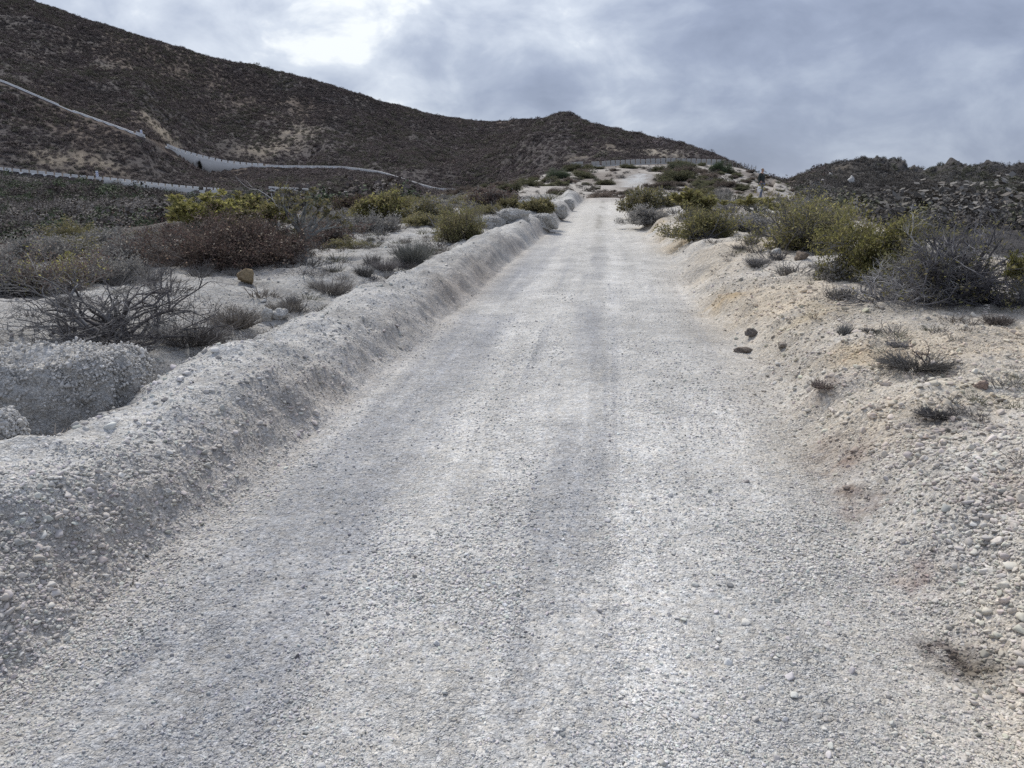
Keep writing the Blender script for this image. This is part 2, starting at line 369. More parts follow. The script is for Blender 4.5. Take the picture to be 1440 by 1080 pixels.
def pigment(x, y):
    u = ucen(x, y); t = x / np.maximum(y, 3)
    hl, hr = hw_left(y), hw_right(y)
    n = len(x)
    c = np.repeat(PALE[None], n, 0)
    big = fbm(x * .7, y * .45, 101, 4)
    streak = fbm(u * 5.5 + .15 * y, y * .22, 102, 4)
    c = c * (1 + .16 * big + .13 * streak)[:, None]
    ontrack = sstep(.15, -.1, np.maximum(-u - hl, u - hr))
    wob = .10 * fbm(y * .35, 2.0, 60, 2)
    near = np.interp(y, [0, 14, 30, 44], [1, 1, .65, .5])
    band = lambda cc, w: np.exp(-((u + wob - cc) / w) ** 2)
    flat = lambda cc, w: sstep(w * 1.5, w * .55, np.abs(u + wob + .10 * fbm(u * 3, y * 1.8, 116, 4) - cc)) * (.72 + .5 * fbm(u * 9, y * .7, 118, 3))
    rut = 1.1 * flat(-1.0, .30) * sstep(-.55, .1, fbm(y * .5, u * 1.5, 103, 3) + .15) \
        + .95 * flat(.17, .15) * sstep(-.5, .4, fbm(y * .6, u * 2, 104, 3)) + .40 * band(-.35, .18) * sstep(-.1, .6, fbm(y * .7, u * 3, 105, 3))
    c = mixc(c, np.repeat(RUT[None], n, 0), ontrack * near * rut * .82)
    lines = sstep(.15, .55, fbm(u * 11 + .25 * np.sin(y * .4), y * .10, 112, 3)) * sstep(-.35, .25, fbm(u * 2, y * .45, 113, 2))
    c = mixc(c, np.repeat((RUT * 1.05)[None], n, 0), ontrack * near * lines * .5)
    chalk = sstep(.18, .5, fbm(u * 6.5 + 3, y * .14, 114, 3)) * sstep(-.2, .3, fbm(u * 2, y * .5, 115, 2))
    c = c * (1 + .14 * ontrack * near * chalk)[:, None]
    c = c * (1 + (ontrack * (.20 * band(.50, .12) + .10 * band(-.62, .22)) * (.5 + sstep(-.3, .4, fbm(y * .8, u * 2, 106, 3))))[:, None])
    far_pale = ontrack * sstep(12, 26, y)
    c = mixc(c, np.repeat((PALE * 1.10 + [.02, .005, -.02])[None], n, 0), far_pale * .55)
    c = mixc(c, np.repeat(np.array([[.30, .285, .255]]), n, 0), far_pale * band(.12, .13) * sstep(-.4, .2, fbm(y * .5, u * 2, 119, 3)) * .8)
    # bank on the left: greyer, browner on its face
    a = -u - hl; b = u - hr
    face = np.exp(-((a - .12) / .24) ** 2)
    c = mixc(c, np.repeat((GREY * [1.04, .97, .91])[None], n, 0), face * (.55 + .5 * fbm(x * 1.3, y * .9, 107, 3)) * np.interp(y, [0, 5, 9, 30], [.7, .8, 1.1, .7]))
    crust = sstep(.1, .5, fbm(x * 2.6, y * 2.6, 117, 4)) * sstep(.0, .4, np.maximum(a, b))
    c = mixc(c, np.repeat((GREY * .72)[None], n, 0), crust * .5)
    c = c * (1 - .15 * sstep(.7, 1.5, a) - .05 * sstep(0, .3, a))[:, None]
    shelf = sstep(.7, 1.6, a)
    c = mixc(c, np.repeat((GREY * 1.02)[None], n, 0), shelf * sstep(-.35, .5, fbm(x * 1.1, y * 1.1, 108, 4)) * .75)
    c = mixc(c, np.repeat((LITTER * .9)[None], n, 0), np.exp(-((a - 1.28) / .20) ** 2) * .55 * (1 - sstep(9, 14, y)))
    # warm earth on the right
    wm = sstep(-.75, .7, b) * (.72 + .75 * fbm(x * .8 + 4, y * .8, 109, 4)) * np.interp(y, [0, 10, 25], [1, 1, .5])
    c = mixc(c, np.repeat(WARM[None], n, 0), wm)
    ochre = np.exp(-((b - .45) / .4) ** 2) * sstep(.12, .55, fbm(x * 1.1, y * .8, 110, 4))
    c = mixc(c, np.repeat(np.array([[.47, .36, .22]]), n, 0), ochre * .7)
    c = mixc(c, np.repeat((GREY * .93)[None], n, 0), sstep(.6, 2.2, b) * sstep(.05, .5, fbm(x * 1.4, y * 1.4, 111, 4)) * .5)
    # beyond the shelf edge
    r1 = kr(0, t)
    out = sstep(0, 1, (y - r1 * .86) / (r1 * .2))
    spur = sstep(-.16, -.05, t) * (1 - sstep(.345, .40, t)) * sstep(2, -6, y - kr(2, t))
    sp = sstep(-.35, .30, fbm(x / 7, y / 10, 120, 4) + .35 * fbm(x / 1.7, y / 2.6, 121, 3) - .10)
    spc = mixc(np.repeat(SPURD[None], n, 0), np.repeat(SPURP[None], n, 0), sp)
    soil = np.repeat(SOIL[None], n, 0) * (1 + .35 * fbm(x / 30, y / 45, 122, 4))[:, None]
    rust = sstep(.05, .5, fbm(x / 40 + 3, y / 60, 123, 3))
    soil = mixc(soil, np.repeat(np.array([[.135, .098, .072]]), n, 0), rust * .6)
    lava = np.repeat(LAVA[None], n, 0) * (1 + .5 * fbm(x / 9, y / 14, 124, 4))[:, None]
    far = mixc(soil, lava, sstep(.34, .40, t))
    far = mixc(far, spc, spur)
    lower = sstep(8, -20, y - kr(2, t)) * (1 - spur) * (t < .1)
    far = mixc(far, np.repeat(np.array([[.15, .13, .112]]), n, 0) * (1 + .4 * fbm(x / 6, y / 9, 125, 4))[:, None], lower * .6)
    c = mixc(c, far, out)
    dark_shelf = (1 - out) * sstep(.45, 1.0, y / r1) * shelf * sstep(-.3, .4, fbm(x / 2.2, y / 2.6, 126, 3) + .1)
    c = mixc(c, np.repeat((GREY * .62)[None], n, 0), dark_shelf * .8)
    for bx, by, br, bc, bs in BLOBS:
        m = (np.abs(x - bx) < 2.5 * br) & (np.abs(y - by) < 2.5 * br * 1.6)
        if m.any():
            d = np.hypot(x[m] - bx, (y[m] - by))
            w = np.exp(-(d / br) ** 2) * np.clip(.75 + 1.1 * fbm(x[m] / br * 2.2, y[m] / br * 2.2, 130, 3), 0, 1.2) * bs
            c[m] = mixc(c[m], np.repeat(np.array([bc], float), m.sum(), 0), w)
    return np.clip(c, .01, .8)
# ------------------------------------------------------------------ the ground sheet, cut into track, bank, open ground and hills
M_GRAVEL = gravel_mat('pale_gravel'); M_HILL = hill_mat('hill_soil')

def blob_px(X, Y, br, col, s=.9):
    p = pick(X, Y); BLOBS.append((p[0], p[1], br, col, s))
for q in ((1340, 928, .11, (.11, .092, .08), .95), (1318, 912, .07, (.13, .105, .095), .9), (1375, 945, .08, (.13, .11, .085), .9),
          (1185, 650, .16, (.27, .21, .18), .8), (1215, 715, .10, (.20, .15, .13), .9), (1160, 630, .14, (.30, .25, .21), .7), (1195, 690, .10, (.24, .19, .16), .8),
          (1035, 412, .16, (.46, .34, .2), .8), (1012, 425, .25, (.44, .34, .21), .7), (1150, 440, .4, (.46, .37, .24), .6), (1400, 550, .3, (.5, .42, .28), .5),
          (1290, 812, .10, (.30, .22, .19), .6), (1345, 590, .22, (.22, .20, .19), .7), (1160, 540, .14, (.26, .22, .2), .7), (1420, 670, .2, (.36, .30, .26), .4)):
    blob_px(*q)
# tan scars, rock bands and the little upper piece of track
for q in ((215, 172, 9, TAN, .8), (228, 186, 8, TAN, .8), (410, 190, 14, TAN, .75), (385, 208, 13, TAN, .7), (430, 182, 11, TAN * .9, .6), (360, 216, 10, TAN * .9, .6),
          (120, 222, 8, TAN * .75, .7), (150, 235, 7, TAN * .75, .7), (60, 215, 7, TAN * .6, .7), (80, 228, 8, TAN * .7, .7), (172, 262, 5, TAN * .9, .6), (182, 275, 4, TAN, .6),
          (90, 70, 7, TAN * .6, .5), (150, 95, 9, TAN * .5, .5), (190, 290, 3.5, (.4, .37, .33), .8), (200, 297, 2.5, (.45, .42, .38), .9), (870, 210, 12, TAN * .7, .6), (820, 222, 9, TAN * .75, .6),
          (920, 215, 8, (.40, .35, .28), .7), (945, 217, 7, (.40, .35, .28), .7), (1150, 245, 7, (.28, .235, .18), .8), (1125, 248, 6, (.28, .235, .18), .8), (1175, 240, 5, (.25, .21, .16), .7),
          (1310, 275, 4, (.2, .18, .16), .6), (1250, 268, 9, (.11, .10, .095), .6), (1400, 280, 8, (.13, .12, .11), .6), (1360, 305, 6, (.14, .125, .115), .6)):
    p = pick(q[0], q[1], 40); BLOBS.append((p[0], p[1], q[2], q[3], q[4]))
upper = [pick(886, 262, 60), pick(892, 256, 60), pick(897, 250, 60), pick(902, 244, 60)]
for (xa, ya, _), (xb, yb, _) in zip(upper, upper[1:]):
    for k in range(6):
        f = k / 6; BLOBS.append((xa + (xb - xa) * f, ya + (yb - ya) * f, 1.5, (.46, .46, .455), .8))

NS, NY = 1000, 1250
sg = np.sinh(np.linspace(-1, 1, NS) * 1.25) / np.sinh(1.25) * 1.25
yg = np.geomspace(2.5, 905, NY) - 2
YY, SS = np.meshgrid(yg, sg, indexing='ij')
GX = (SS * (YY + 2)).ravel(); GY = YY.ravel()
GZ = ground_z(GX, GY)
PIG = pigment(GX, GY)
V = np.stack([GX, GY, GZ], 1)
P3 = V.reshape(NY, NS, 3)
du = np.gradient(P3, axis=1); dv = np.gradient(P3, axis=0)
NRM = np.cross(du, dv); NRM /= np.linalg.norm(NRM, axis=2, keepdims=True); NRM = NRM.reshape(-1, 3)
I = np.arange(NY * NS).reshape(NY, NS)
Q = np.stack([I[:-1, :-1], I[:-1, 1:], I[1:, 1:], I[1:, :-1]], -1).reshape(-1, 4)
cx, cy = GX[Q].mean(1), GY[Q].mean(1)
uu, tt = ucen(cx, cy), cx / np.maximum(cy, 3)
ontr = (cy < 47) & (uu > -hw_left(cy)) & (uu < hw_right(cy))
aa = -uu - hw_left(cy)
bank = (cy < 40) & (aa > 0) & (aa < 1.1 * np.interp(cy, [0, 8, 15, 26, 50], [1, .95, .72, .7, .8])) & ~ontr
spur_f = (tt > -.16) & (tt < .375) & (cy < kr(2, tt) + 1)
hill = (cy > kr(0, tt) * 1.02) & ~spur_f & ~ontr
lavah = hill & (tt > .37)
hill &= ~lavah
ground = ~(ontr | bank | hill | lavah)

def cut(name, mask, mat):
    f = Q[mask]; used, inv = np.unique(f, return_inverse=True)
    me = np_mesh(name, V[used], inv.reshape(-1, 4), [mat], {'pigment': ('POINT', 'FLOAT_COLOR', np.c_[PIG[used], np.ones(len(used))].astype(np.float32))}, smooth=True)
    me.normals_split_custom_set_from_vertices(NRM[used].tolist())
    o = link(bpy.data.objects.new(name, me)); o['kind'] = 'structure'
    return o
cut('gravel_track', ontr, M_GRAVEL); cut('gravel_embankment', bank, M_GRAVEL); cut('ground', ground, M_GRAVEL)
cut('hillside', hill, M_HILL); cut('lava_hill', lavah, M_HILL)
# ------------------------------------------------------------------ stuff: gravel on the near ground, scrub on the hills
def ico(sub):
    import bmesh
    bm = bmesh.new(); bmesh.ops.create_icosphere(bm, subdivisions=sub, radius=1)
    V = np.array([v.co for v in bm.verts]); F = np.array([[v.index for v in f.verts] for f in bm.faces]); bm.free()
    return V, F

def stone_mesh(name, seed, mat, sub=2, squash=.66, rough=.22, smooth=False):
    V, F = ico(sub); r = np.random.default_rng(seed)
    for _ in range(15):      # knock flats off the ball so that it is an angular chip
        d = r.normal(size=3); d /= np.linalg.norm(d); h = r.uniform(.34, .70)
        k = V @ d; V = V - np.maximum(k - h, 0)[:, None] * d
    V = V * (1 + rough * .45 * fbm(V[:, 0] * 2.1 + seed, V[:, 1] * 2.1 + V[:, 2] * 2.4, seed, 2))[:, None] * 1.3
    V = V * np.array([1, r.uniform(.7, .95), squash * r.uniform(.85, 1.15)])
    return np_mesh(name, V, F, [mat], smooth=smooth)

PROTO = bpy.data.collections.new('protos')    # never linked to the scene: only instanced

def proto_col(name, meshes):
    c = bpy.data.collections.new(name)
    for i, me in enumerate(meshes): c.objects.link(bpy.data.objects.new(f'{name}_{chr(97 + i)}', me))
    return c

def scatter(name, P, rot, scl, idx, tint, col):
    n = len(P)
    me = bpy.data.meshes.new(name); me.vertices.add(n); me.vertices.foreach_set('co', np.asarray(P, np.float32).ravel())
    for nm, typ, arr, key in (('rot', 'FLOAT_VECTOR', rot, 'vector'), ('scl', 'FLOAT_VECTOR', scl, 'vector'), ('idx', 'INT', idx, 'value'),
                              ('tint', 'FLOAT_COLOR', np.c_[tint, np.ones(n)], 'color')):
        a = me.attributes.new(nm, typ, 'POINT')
        a.data.foreach_set(key, np.ascontiguousarray(arr, dtype=np.int32 if typ == 'INT' else np.float32).ravel())
    o = link(bpy.data.objects.new(name, me)); o['kind'] = 'stuff'
    ng = bpy.data.node_groups.new(name, 'GeometryNodeTree')
    ng.interface.new_socket('Geometry', in_out='INPUT', socket_type='NodeSocketGeometry')
    ng.interface.new_socket('Geometry', in_out='OUTPUT', socket_type='NodeSocketGeometry')
    gi, go = ng.nodes.new('NodeGroupInput'), ng.nodes.new('NodeGroupOutput')
    iop = ng.nodes.new('GeometryNodeInstanceOnPoints'); ci = ng.nodes.new('GeometryNodeCollectionInfo')
    ci.inputs['Collection'].default_value = col; ci.inputs['Separate Children'].default_value = True; ci.inputs['Reset Children'].default_value = True
    def na(nm, typ):
        k = ng.nodes.new('GeometryNodeInputNamedAttribute'); k.data_type = typ; k.inputs['Name'].default_value = nm
        return [q for q in k.outputs if q.enabled and q.name == 'Attribute'][0]
    L = ng.links.new
    L(gi.outputs[0], iop.inputs['Points']); L(ci.outputs[0], iop.inputs['Instance']); iop.inputs['Pick Instance'].default_value = True
    L(na('idx', 'INT'), iop.inputs['Instance Index']); L(na('rot', 'FLOAT_VECTOR'), iop.inputs['Rotation']); L(na('scl', 'FLOAT_VECTOR'), iop.inputs['Scale'])
    L(iop.outputs[0], go.inputs[0])
    o.modifiers.new('instances', 'NODES').node_group = ng
    return o

M_STONE = plain_mat('stone_chip', None, .95, .16, 3, attr='tint', inst=True)
STONES = proto_col('stone', [stone_mesh('stone', 900 + i, M_STONE, 2) for i in range(8)])

def stones(name, n, y0, y1, seed, med, spread, band):
    r = np.random.default_rng(seed)
    q = r.uniform(1 / y1, 1 / y0, n); y = 1 / q
    x = r.uniform(-.95, .95, n) * (y + .6)
    u = ucen(x, y); a = -u - hw_left(y); b = u - hw_right(y)
    ont = sstep(.1, -.1, np.maximum(a, b))
    coarse = np.clip(.9 * np.exp(-((a - .24) / .24) ** 2) * np.interp(y, [2, 4, 8], [1, .8, .35]) + .95 * sstep(-.1, .35, b) * sstep(1.9, .9, b), 0, 1)
    pat = fbm(x * 1.7, y * 1.1, seed + 1, 4)
    dens = np.clip(.75 + 1.0 * pat, .12, 1) * (.55 + .45 * coarse + .25 * ont)
    wob = .10 * fbm(y * .35, 2.0, 60, 2)
    for cc, ww in ((-1.0, .27), (.17, .15)): dens *= 1 - .75 * sstep(ww * 1.25, ww * .7, np.abs(u + wob - cc))      # packed wheel paths
    if band == 'big': dens *= .10 + .9 * coarse
    if band == 'clod': dens = (1 - ont) * sstep(.1, .6, fbm(x * .9, y * .9, seed + 4, 3) + .35) * .9
    k = r.random(n) < dens
    x, y, coarse, pat, ont = x[k], y[k], coarse[k], pat[k], ont[k]; n = len(x)
    rad = med * np.exp(np.clip(r.normal(0, spread, n), -2 * spread, 1.9 * spread)) * (1 + (.85 if band == 'big' else .5) * coarse * (band != 'clod') + .5 * np.clip(pat, -.6, .9)) * np.clip(1 + (y - 4) * .05, .9, 1.4)
    z = ground_z(x, y)
    pg = pigment(x, y)
    f = np.clip(r.normal(1.08, .14, n), .7, 1.4)
    f = np.where(r.random(n) < .035, r.uniform(.35, .6, n), f)
    tint = np.clip(pg * f[:, None] * (1 + r.normal(0, .02, (n, 3))), .02, .78)
    rot = np.c_[r.normal(0, .35, n), r.normal(0, .35, n), r.uniform(0, 6.28, n)]
    return scatter(name, np.c_[x, y, z + rad * .15], rot, np.repeat(rad[:, None], 3, 1) * r.uniform(.8, 1.2, (n, 3)), r.integers(0, 8, n), tint, STONES)
stones('gravel', 230000, 1.6, 13, 301, .0050, .36, 'small')
stones('gravel', 45000, 1.6, 22, 302, .0082, .36, 'big')
stones('gravel', 9000, 3, 26, 303, .014, .40, 'clod')

# scrub
M_SCRUB = plain_mat('scrub_leaf', None, .9, .25, 2, attr='tint', inst=True)
def scrub_mesh(name, seed, nq=230, flat=.75):
    r = np.random.default_rng(seed)
    d = r.normal(size=(nq, 3)); d[:, 2] = np.abs(d[:, 2]); d /= np.linalg.norm(d, axis=1)[:, None]
    lob = 1 + .35 * fbm(d[:, 0] * 1.7 + seed, d[:, 1] * 1.7, seed, 2)
    c = d * (r.uniform(.45, 1.0, nq) * lob)[:, None] * [.5, .5, flat]
    t = r.normal(size=(nq, 3)); t /= np.linalg.norm(t, axis=1)[:, None]
    b = np.cross(t, d + r.normal(0, .5, (nq, 3))); b /= np.linalg.norm(b, axis=1)[:, None] + 1e-6
    s = r.uniform(.035, .075, nq)[:, None]
    V = np.stack([c - t * s, c - b * s * .7, c + t * s, c + b * s * .7], 1).reshape(-1, 3)
    return np_mesh(name, V, np.arange(nq * 4).reshape(-1, 4), [M_SCRUB])
SCRUB = proto_col('bush', [scrub_mesh('bush', 40 + i) for i in range(5)])
def rock_bits(name, seed):
    return stone_mesh(name, seed, M_SCRUB, 3, .8, 1.3)
LROCK = proto_col('lava', [rock_bits('lava_rock', 70 + i) for i in range(4)])

DARKS = np.array([1.02, .96, 1.0]) * 2.05 * np.array([[.052, .048, .042], [.064, .056, .050], [.080, .070, .064], [.060, .060, .043], [.064, .054, .048]])
def scrub(name, n, t0, t1, region, size, seed, pal, col=SCRUB, zs=(.7, 1.1), ymin=0):
    r = np.random.default_rng(seed)
    t = r.uniform(t0, t1, n); rr = np.sqrt(r.uniform(45 ** 2, 700 ** 2, n)) if region != 'gully' and region != 'lava' else np.sqrt(r.uniform((17 if region == 'lava' else 50) ** 2, 330 ** 2, n))
    x, y = t * rr, rr
    d2, d5 = y - kr(2, t), y - kr(5, t)
    k = (y > kr(0, t) + 1)
    if region != 'lava': k &= ~((d2 > -7) & (d2 < 9)) & ~((d5 > -2.2) & (d5 < 9)) & ~((d5 > -7) & (d5 < 9) & (t > -.445) & (t < -.33))
    spur = (t > -.13) & (t < .375) & (y < kr(2, t) + 6)
    if region == 'hill': k &= (y > kr(3, t)) & (y < kr(9, t) + 6) & ~spur & (t < .40)
    if region == 'gully': k &= (y < kr(2, t)) & ~spur & (t < .1)
    if region == 'spur': k &= (t > -.13) & (t < .375) & (y < kr(2, t) + 4) & (y > kr(1, t)) & ~((t > .02) & (t < .03 + .0) )
    if region == 'lava': k &= (t > .36) & (y < kr(7, t) + 8) & ((y < kr(7, t) - 14) | (r.random(n) < .3))
    k &= y > ymin
    x, y, t = x[k], y[k], t[k]
    bare = np.zeros(len(x))
    for bx, by, br, bc, bs in BLOBS:
        if br == 1.5: bare = np.maximum(bare, 1.0 * (np.hypot(x - bx, y - by) < 2.6))
        if br > 2: bare = np.maximum(bare, np.exp(-(np.hypot(x - bx, y - by) / (br * 1.15)) ** 2) * min(1.0, sum(bc) * 1.4) * .85)
    dens = np.clip(.80 + .9 * fbm(x / 22, y / 34, seed, 4), .15, 1) * (1 - np.clip(bare, 0, 1))
    k = r.random(len(x)) < dens
    x, y = x[k], y[k]; m = len(x)
    sz = np.exp(r.normal(0, .38, m)) * size * np.interp(y, [60, 250, 600], [.85, 1.0, 1.15])
    z = ground_z(x, y)
    zone = np.clip((fbm(x / 26, y / 44, seed + 5, 4) * 1.5 + 1) * .5 * len(pal) + r.normal(0, .7, m), 0, len(pal) - 1).astype(int)
    tint = pal[zone] * r.uniform(.78, 1.25, m)[:, None]
    scl = np.c_[sz * r.uniform(.9, 1.5, m), sz * r.uniform(.9, 1.5, m), sz * r.uniform(*zs, m)]
    return scatter(name, np.c_[x, y, z - sz * .06], np.c_[r.normal(0, .12, (m, 2)), r.uniform(0, 6.28, m)], scl, r.integers(0, len(col.objects), m), tint, col)
scrub('scrub', 300000, -.80, .40, 'hill', 1.30, 401, DARKS, zs=(.45, .8))
scrub('scrub', 60000, -.85, .08, 'gully', 1.35, 402, 1.95 * np.array([[.050, .046, .040], [.062, .052, .047], [.045, .055, .032], [.085, .075, .068], [.11, .10, .09]]))
scrub('scrub', 62000, .36, .85, 'lava', .8, 403, 1.9 * np.array([[.055, .050, .045], [.07, .063, .056], [.10, .094, .086], [.06, .06, .042]]))
scrub('lava_rubble', 9000, .36, .85, 'lava', .22, 404, np.array([[.045, .044, .045], [.065, .062, .06], [.085, .08, .076]]), LROCK, (.5, 1.1), 120)
scrub('scrub', 16000, -.13, .375, 'spur', .8, 405, np.array([[.10, .09, .075], [.14, .12, .10], [.18, .165, .15], [.11, .115, .07]]), zs=(.5, .9))

# dry herb remains on the open gravel
M_HERB = plain_mat('dry_herb', None, .9, .2, 9, attr='tint', inst=True)
def herb_mesh(name, seed):
    r = np.random.default_rng(seed); V = []
    for _ in range(46):
        a = r.uniform(0, 6.283); q = np.array([math.cos(a), math.sin(a), 0]) * r.uniform(0, .5); d = q * r.uniform(.4, 1.6) + [r.normal(0, .2), r.normal(0, .2), r.uniform(.2, .9)]
        s_ = np.cross(d, r.normal(size=3)); s_ /= np.linalg.norm(s_); m_ = q + d * .55 + r.normal(0, .07, 3); w_ = .018
        V += [q - s_ * w_, q + s_ * w_, m_ + s_ * w_ * .8, m_ - s_ * w_ * .8, m_ - s_ * w_ * .8, m_ + s_ * w_ * .8, q + d + s_ * .006, q + d - s_ * .006]
    return np_mesh(name, np.array(V), np.arange(len(V)).reshape(-1, 4), [M_HERB])
HERBS = proto_col('herb', [herb_mesh('herb', 20 + i) for i in range(5)])
def herbs(n, seed):
    r = np.random.default_rng(seed); y = 3 + 37 * r.random(n) ** 1.3; x = r.uniform(-.74, .74, n) * y
    u = ucen(x, y); a = -u - hw_left(y); b = u - hw_right(y); t = x / y
    dens = np.where(a > 0, sstep(1.0, 1.4, a) * (.25 + .75 * sstep(4, 14, y)), .16 + .3 * sstep(9, 20, y)) * (np.maximum(a, b) > .55) * (y < kr(0, t) * 1.1)
    dens = dens * sstep(-.25, .45, fbm(x * .8, y * .8, seed, 3) + .1) + .9 * np.exp(-((a - 1.2) / .16) ** 2) * (y < 14) * (a > 0)
    k = r.random(n) < dens; x, y = x[k], y[k]; m = len(x)
    sz = np.exp(r.normal(0, .45, m)) * np.interp(y, [3, 10, 30], [.07, .12, .28])
    pal = np.array([[.17, .16, .155], [.23, .215, .20], [.12, .11, .105], [.19, .165, .14], [.16, .155, .11]])
    tint = pal[r.integers(0, 5, m)] * r.uniform(.8, 1.25, m)[:, None]
    scatter('dry_herbs', np.c_[x, y, ground_z(x, y) - .004], np.c_[r.normal(0, .1, (m, 2)), r.uniform(0, 6.28, m)], np.c_[sz * 1.2, sz * 1.2, sz * r.uniform(.4, .9, m)], r.integers(0, 5, m), tint, HERBS)
herbs(9000, 501)
# ------------------------------------------------------------------ plants grown from branching limbs
class Grow:
    def __init__(s, seed):
        s.r = np.random.default_rng(seed); s.V = []; s.F = []; s.T = []; s.n = 0; s.tips = []
        s.LV = []; s.LT = []
    def tube(s, pts, rad, tint, k=4):
        pts = np.asarray(pts, float); n = len(pts)
        d = np.gradient(pts, axis=0); d /= np.linalg.norm(d, axis=1)[:, None] + 1e-9
        ref = np.array([.31, .87, .38]) if abs(d[0] @ [.31, .87, .38]) < .9 else np.array([.9, -.1, .42])
        a = np.cross(d, ref); a /= np.linalg.norm(a, axis=1)[:, None] + 1e-9; b = np.cross(d, a)
        an = np.arange(k) * 2 * math.pi / k
        ring = pts[:, None, :] + np.asarray(rad)[:, None, None] * (np.cos(an)[None, :, None] * a[:, None, :] + np.sin(an)[None, :, None] * b[:, None, :])
        i = np.arange(n * k).reshape(n, k) + s.n
        f = np.stack([i[:-1], np.roll(i, -1, 1)[:-1], np.roll(i, -1, 1)[1:], i[1:]], -1).reshape(-1, 4)
        s.V.append(ring.reshape(-1, 3)); s.F.append(f); s.n += n * k
        s.T.append(np.repeat(np.asarray(tint, float)[None] * s.r.uniform(.75, 1.25), len(f), 0))
    def limb(s, p, d, L, rad, depth, jit=.35, up=.1, kids=3, ratio=.65, spread=.8, seg=5, tint=(.2, .19, .18), kmin=.3, ttint=None):
        r = s.r; p = np.array(p, float); d = np.array(d, float); d /= np.linalg.norm(d)
        pts = [p.copy()]; dirs = [d.copy()]; curl = r.normal(0, jit * .5, 3)
        for i in range(seg):
            d = d + r.normal(0, jit, 3) * .6 + curl * .6 + np.array([0, 0, up]); d /= np.linalg.norm(d)
            p = p + d * L / seg
            if p[2] < .01 * s.h: p[2] = .01 * s.h + abs(r.normal(0, .01)); d[2] = abs(d[2]) * .5
            pts.append(p.copy()); dirs.append(d.copy())
        rr = np.linspace(rad, rad * (.62 if depth else .35), seg + 1)
        s.tube(pts, rr, tint if (ttint is None or depth) else ttint, 5 if rad > .012 else 4 if rad > .004 else 3)
        if depth <= 0:
            s.tips.append((pts[-1], dirs[-1])); s.tips.append((pts[-2], dirs[-2])); return
        for j in range(kids):
            f = r.uniform(kmin, 1.0) if j else 1.0
            i = min(int(f * seg), seg); base = pts[i]
            side = r.normal(0, 1, 3); side -= (side @ dirs[i]) * dirs[i]; side /= np.linalg.norm(side) + 1e-9
            nd = dirs[i] + side * spread * r.uniform(.5, 1.2)
            s.limb(base, nd, L * ratio * r.uniform(.75, 1.2), rr[i] * .68, depth - 1, jit, up, kids, ratio, spread, max(3, seg - 1), tint, kmin, ttint)
    def leaves(s, C_, D, size, tints, aspect=.45):
        r = s.r; n = len(C_)
        if not n: return
        C_ = np.asarray(C_, float); D = np.asarray(D, float) + r.normal(0, .35, (n, 3)); D /= np.linalg.norm(D, axis=1)[:, None]
        B = np.cross(D, r.normal(size=(n, 3))); B /= np.linalg.norm(B, axis=1)[:, None] + 1e-9
        L = (size * r.uniform(.6, 1.35, n))[:, None]; W = L * aspect * .5
        V = np.stack([C_, C_ + D * L * .5 + B * W, C_ + D * L, C_ + D * L * .5 - B * W], 1)
        s.LV.append(V.reshape(-1, 3))
        tints = np.asarray(tints, float)
        s.LT.append(tints[r.integers(0, len(tints), n)] * r.uniform(.65, 1.35, n)[:, None])
    def clumps(s, frac, per, size, tints, rad=.03, aspect=.45, up=.4, where=None):
        T = [t for t in s.tips if s.r.random() < frac and (where is None or where(t[0]))]
        if not T: return
        P = np.repeat(np.array([t[0] for t in T]), per, 0); D = np.repeat(np.array([t[1] for t in T]), per, 0)
        D = D * .5 + s.r.normal(0, .7, D.shape) + [0, 0, up]
        s.leaves(P + s.r.normal(0, rad, P.shape), D, size, tints, aspect)
    def specks(s, n, size, tints, lo=.3):
        k = s.r.integers(0, len(s.tips), n)
        P = np.array([s.tips[i][0] for i in k]) + s.r.normal(0, .02, (n, 3))
        s.leaves(P, s.r.normal(size=(n, 3)), size, tints, .8)
    def wood(s, name): 
        V = np.concatenate(s.V); F = np.concatenate(s.F); T = np.concatenate(s.T)
        return np_mesh(name, V, F, [M_WOOD], {'tint': ('FACE', 'FLOAT_COLOR', np.c_[T, np.ones(len(T))])})
    def foliage(s, name):
        if not s.LV: return None
        V = np.concatenate(s.LV); T = np.concatenate(s.LT)
        return np_mesh(name, V, np.arange(len(V)).reshape(-1, 4), [M_LEAF], {'tint': ('FACE', 'FLOAT_COLOR', np.c_[np.clip(T, .01, .7), np.ones(len(T))])})

M_WOOD = leaf_mat('dry_wood'); M_LEAF = leaf_mat('leaf')
GREYW, DARKW, BLEACH, BROWNW = (.235, .225, .22), (.11, .10, .10), (.42, .40, .385), (.185, .16, .14)
YG = [(.29, .275, .095), (.255, .24, .09), (.32, .29, .13), (.19, .185, .08)]
OLIVE = [(.165, .152, .072), (.195, .172, .088), (.13, .128, .066), (.21, .185, .115)]
MAROON = [(.108, .076, .070), (.128, .09, .08), (.09, .076, .068), (.165, .132, .108)]
GREYL = [(.20, .195, .185), (.16, .155, .15), (.24, .23, .215)]
PALES = [(.50, .44, .36), (.44, .36, .30), (.46, .34, .26)]

def dome_dir(r, lo=.1, flat=1.0):
    a = r.uniform(0, 6.283); z = r.uniform(lo, 1) * flat
    return np.array([math.cos(a), math.sin(a), z])

